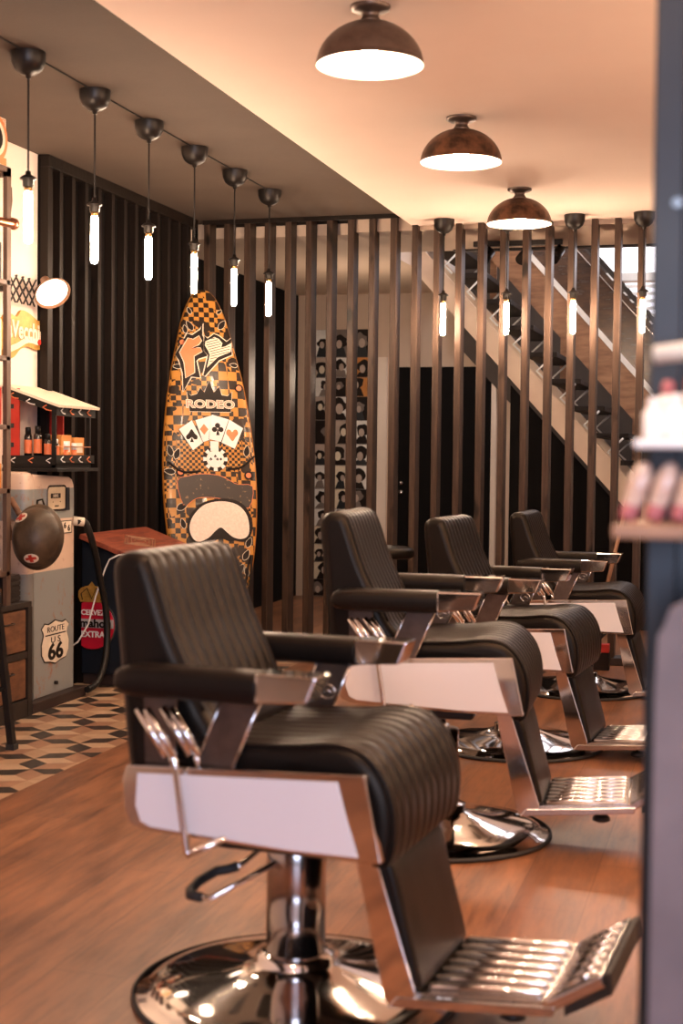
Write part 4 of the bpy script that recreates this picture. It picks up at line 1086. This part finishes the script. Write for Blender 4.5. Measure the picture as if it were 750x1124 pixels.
# wall lamp on scissor arm
wl = thing('scissor_wall_lamp', 'round wall lamp on an extending scissor arm above the golden sign', 'wall lamp', (-3.34, 5.97, 1.965))
sc = MB()
for k in range(4):
    y0 = -.02 + k * .062
    for s in (1, -1):
        for q in (-1, 1):
            pass
    for dzz in (-.030, .030):
        sc.tube([(.06 + .004, y0, dzz - .033), (.06 + .004, y0 + .062, dzz + .033)], .0045, 6).tube([(.06 - .004, y0, dzz + .033), (.06 - .004, y0 + .062, dzz - .033)], .0045, 6)
sc.obj('scissor_arm', 'blackmetal', wl)
MB().cyl((0, -.02, 0), (.06, -.02, 0), .02).obj('wall_mount', 'blackmetal', wl)
ln = V((.66, -.48, -.72)).normalized()
lm = ln.to_track_quat('Z', 'Y').to_matrix()
lc = V((.13, .27, .0))
MB().tube([(.06, .22, 0), (.065, .25, .03), lc - ln * .10], .008, 8).obj('lamp_joint', 'blackmetal', wl)
MB().lathe([(0, -.115), (.022, -.115), (.028, -.075), (.040, -.050), (.070, -.028), (.088, -.008), (.090, 0), (.086, 0), (.066, -.024), (.03, -.045), (0, -.05)], lc, 40, lm).obj('shade', 'shelfwood', wl)
MB().lathe([(0, -.004), (.04, -.006), (.083, -.010), (0, -.011)], lc, 40, lm).obj('diffuser', emit('lit_diffuser', (1, .80, .62), 5), wl)

# golden script sign
gs = thing('golden_sign', 'golden carved script sign on the white wall below the scissor lamp', 'sign', (-3.339, 5.97, 1.665))
gp = smooth_poly([(.02, -.02), (.10, -.015), (.17, .03), (.25, .045), (.33, .035), (.40, .055), (.44, .10), (.425, .155), (.39, .185), (.34, .18), (.26, .205), (.18, .215), (.13, .18), (.06, .19), (.0, .16), (-.02, .06)], 3)
MB().prism(gp, (0, 0, 0), RY, UX, .014).obj('plaque', 'gold', gs, bevel=.003)
lettering('lettering', 'laVecchio', .115, (.0165, .21, .115), RY, V((0, .05, 1)), 'paper', gs, depth=.002, sx=.88, bold=.003)
MB().prism(smooth_poly([(.03, .0), (.14, .03), (.24, .065), (.34, .06), (.34, .085), (.23, .09), (.13, .055), (.03, .025)], 3), (.0142, 0, 0), RY, UX, .003).obj('ribbon', 'paper', gs)
MB().cyl((.014, .345, .075), (.022, .345, .075), .014).obj('red_dot', 'red', gs)

# ------------------------------------------------------------------ blurred retail display in the right foreground
ds = thing('display_rack', 'tall dark blue metal display rack blurred in the right foreground', 'display rack', (-.107, 1.72, 0))
MB().box((0, 0, 0), (.036, .05, 2.1)).obj('post', 'slate', ds, bevel=.003)
MB().box((.036, .03, 0), (.50, .045, 2.1)).obj('back_panel', 'bluedark', ds)
MB().cyl((.028, -.004, 1.50), (.028, .002, 1.50), .006).obj('bolt', 'chrome', ds)
rod = MB().cyl((.012, -.10, 1.316), (.30, -.16, 1.346), .010).obj('rod', 'white', ds)
MB().box((-.008, -.13, 1.212), (.42, .03, 1.222)).obj('shelf', 'white', ds, bevel=.003)
MB().prism([(-.030, -.13), (.42, -.13), (.42, .03), (-.01, .03)], (0, 0, 1.112), (1, 0, 0), (0, 1, 0), .016).obj('shelf', 'shelfwood', ds, bevel=.003)
MB().prism(smooth_poly([(.022, 0), (.022, .50), (.022, .95), (.030, 1.02), (.06, 1.055), (.20, 1.08), (.42, 1.09), (.43, .6), (.43, 0)], 2), (0, -.155, 0), (1, 0, 0), (0, 0, 1), .012).obj('front_board', 'mauve', ds, bevel=.004)
labs_t = ['pale capped bottle on the white display shelf, leftmost of its group', 'pale capped bottle on the white display shelf, second from left', 'pale capped bottle on the white display shelf, at the picture edge', 'pale bottle on the white display shelf in the back row, left', 'pale bottle on the white display shelf in the back row, right']
for i, (x, y, h) in enumerate([(.012, -.10, .046), (.036, -.10, .050), (.062, -.10, .060), (.024, -.045, .068), (.050, -.045, .074)]):
    t = thing('cosmetic_bottle', labs_t[i], 'bottle', (-.107 + x, 1.72 + y, 1.2225), 0, 'pale bottles on the white display shelf')
    MB().lathe([(0, 0), (.011, 0), (.0125, .004), (.0125, h * .62), (.008, h * .75), (0, h * .75)], seg=20).obj('bottle', 'pinkwhite', t)
    MB().lathe([(0, h), (.005, h), (.0075, h * .9), (.0075, h * .74), (0, h * .74)], seg=16).obj('cap', 'pinklabel' if i > 2 else 'pinkwhite', t)
labs_l = ['slanted pale tube on the brown display shelf, leftmost', 'slanted pale tube on the brown display shelf, middle', 'slanted pale tube on the brown display shelf, at the picture edge']
for i, x in enumerate((-.016, .012, .040)):
    t = thing('cosmetic_tube', labs_l[i], 'tube', (-.107 + x, 1.62, 1.1285), 0, 'slanted tubes on the brown display shelf')
    q = Matrix.Rotation(R(18), 3, 'Y')
    MB().lathe([(0, 0), (.009, .0), (.010, .006)], (0, 0, 0.003), 20, q).lathe([(.010, .006), (.0105, .02)], (0, 0, .003), 20, q).obj('cap', 'pinklabel', t)
    MB().lathe([(.0105, .018), (.0120, .035), (.0125, .050), (.009, .062), (.004, .068), (0, .068)], (0, 0, .003), 20, q).obj('tube_body', 'tube', t)
    
# ------------------------------------------------------------------ light
def area(name, loc, tgt, sx_, sy_, w, c):
    l = bpy.data.lights.new(name, 'AREA'); l.shape = 'RECTANGLE'; l.size = sx_; l.size_y = sy_; l.energy = w; l.color = c
    o = bpy.data.objects.new(name, l); COL.objects.link(o); o.location = loc
    o.rotation_euler = (V(tgt) - V(loc)).to_track_quat('-Z', 'Y').to_euler(); return o
def point(name, loc, w, c, r=.05):
    l = bpy.data.lights.new(name, 'POINT'); l.energy = w; l.color = c; l.shadow_soft_size = r
    o = bpy.data.objects.new(name, l); COL.objects.link(o); o.location = loc; return o
WARM = (1, .70, .47)
area('shopfront_daylight', (.85, YF + .05, 1.45), (-1.0, 3.6, .7), 2.1, 1.9, 105, (.62, .72, 1.0))
# warm fill added along the right-hand wall, out of view, without any fixtures
for y in (2.2, 4.2, 6.2): area('right_side_fill', (XR - .05, y, 1.9), (-.5, y, 1.5), 1.2, .25, 7, WARM)
for p in ((-.6, .9, 2.3), (-.6, 2.5, 2.3), (.0, 3.0, 2.35), (.75, 3.4, 2.25), (.75, 4.9, 2.25)): point('ceiling_fill', p, 28, WARM, .06)  # unseen fill points added to brighten the cream ceiling
sp = bpy.data.lights.new('display_fill', 'SPOT'); sp.energy = 14; sp.color = (1, .9, .8); sp.spot_size = R(40); sp.spot_blend = .6; sp.shadow_soft_size = .03  # spot added to whiten the bottles on the display rack
spo = bpy.data.objects.new('display_fill', sp); COL.objects.link(spo); spo.location = (-.30, .95, 1.95); spo.rotation_euler = (V((-.05, 1.62, 1.2)) - V(spo.location)).to_track_quat('-Z', 'Y').to_euler()
point('hall_lamp', (-2.6, 9.9, 1.75), 20, (1, .76, .56), .12)
area('stairwell_daylight', (-.3, 10.4, 4.4), (-.6, 10.4, 0), 1.6, 1.6, 60, (.92, .93, 1.0))
w = bpy.data.worlds.new('world'); SC.world = w; w.use_nodes = True
w.node_tree.nodes['Background'].inputs[0].default_value = (.62, .72, .9, 1); w.node_tree.nodes['Background'].inputs[1].default_value = .5

SC.view_settings.view_transform = 'Standard'; SC.view_settings.look = 'None'
SC.view_settings.exposure = 0.4; SC.view_settings.gamma = 1; SC.view_settings.use_curve_mapping = False
SC.cycles.max_bounces = 8; SC.cycles.diffuse_bounces = 5; SC.cycles.glossy_bounces = 5
SC.cycles.sample_clamp_indirect = 6; SC.cycles.use_denoising = True
SC.cycles.caustics_reflective = False; SC.cycles.caustics_refractive = False
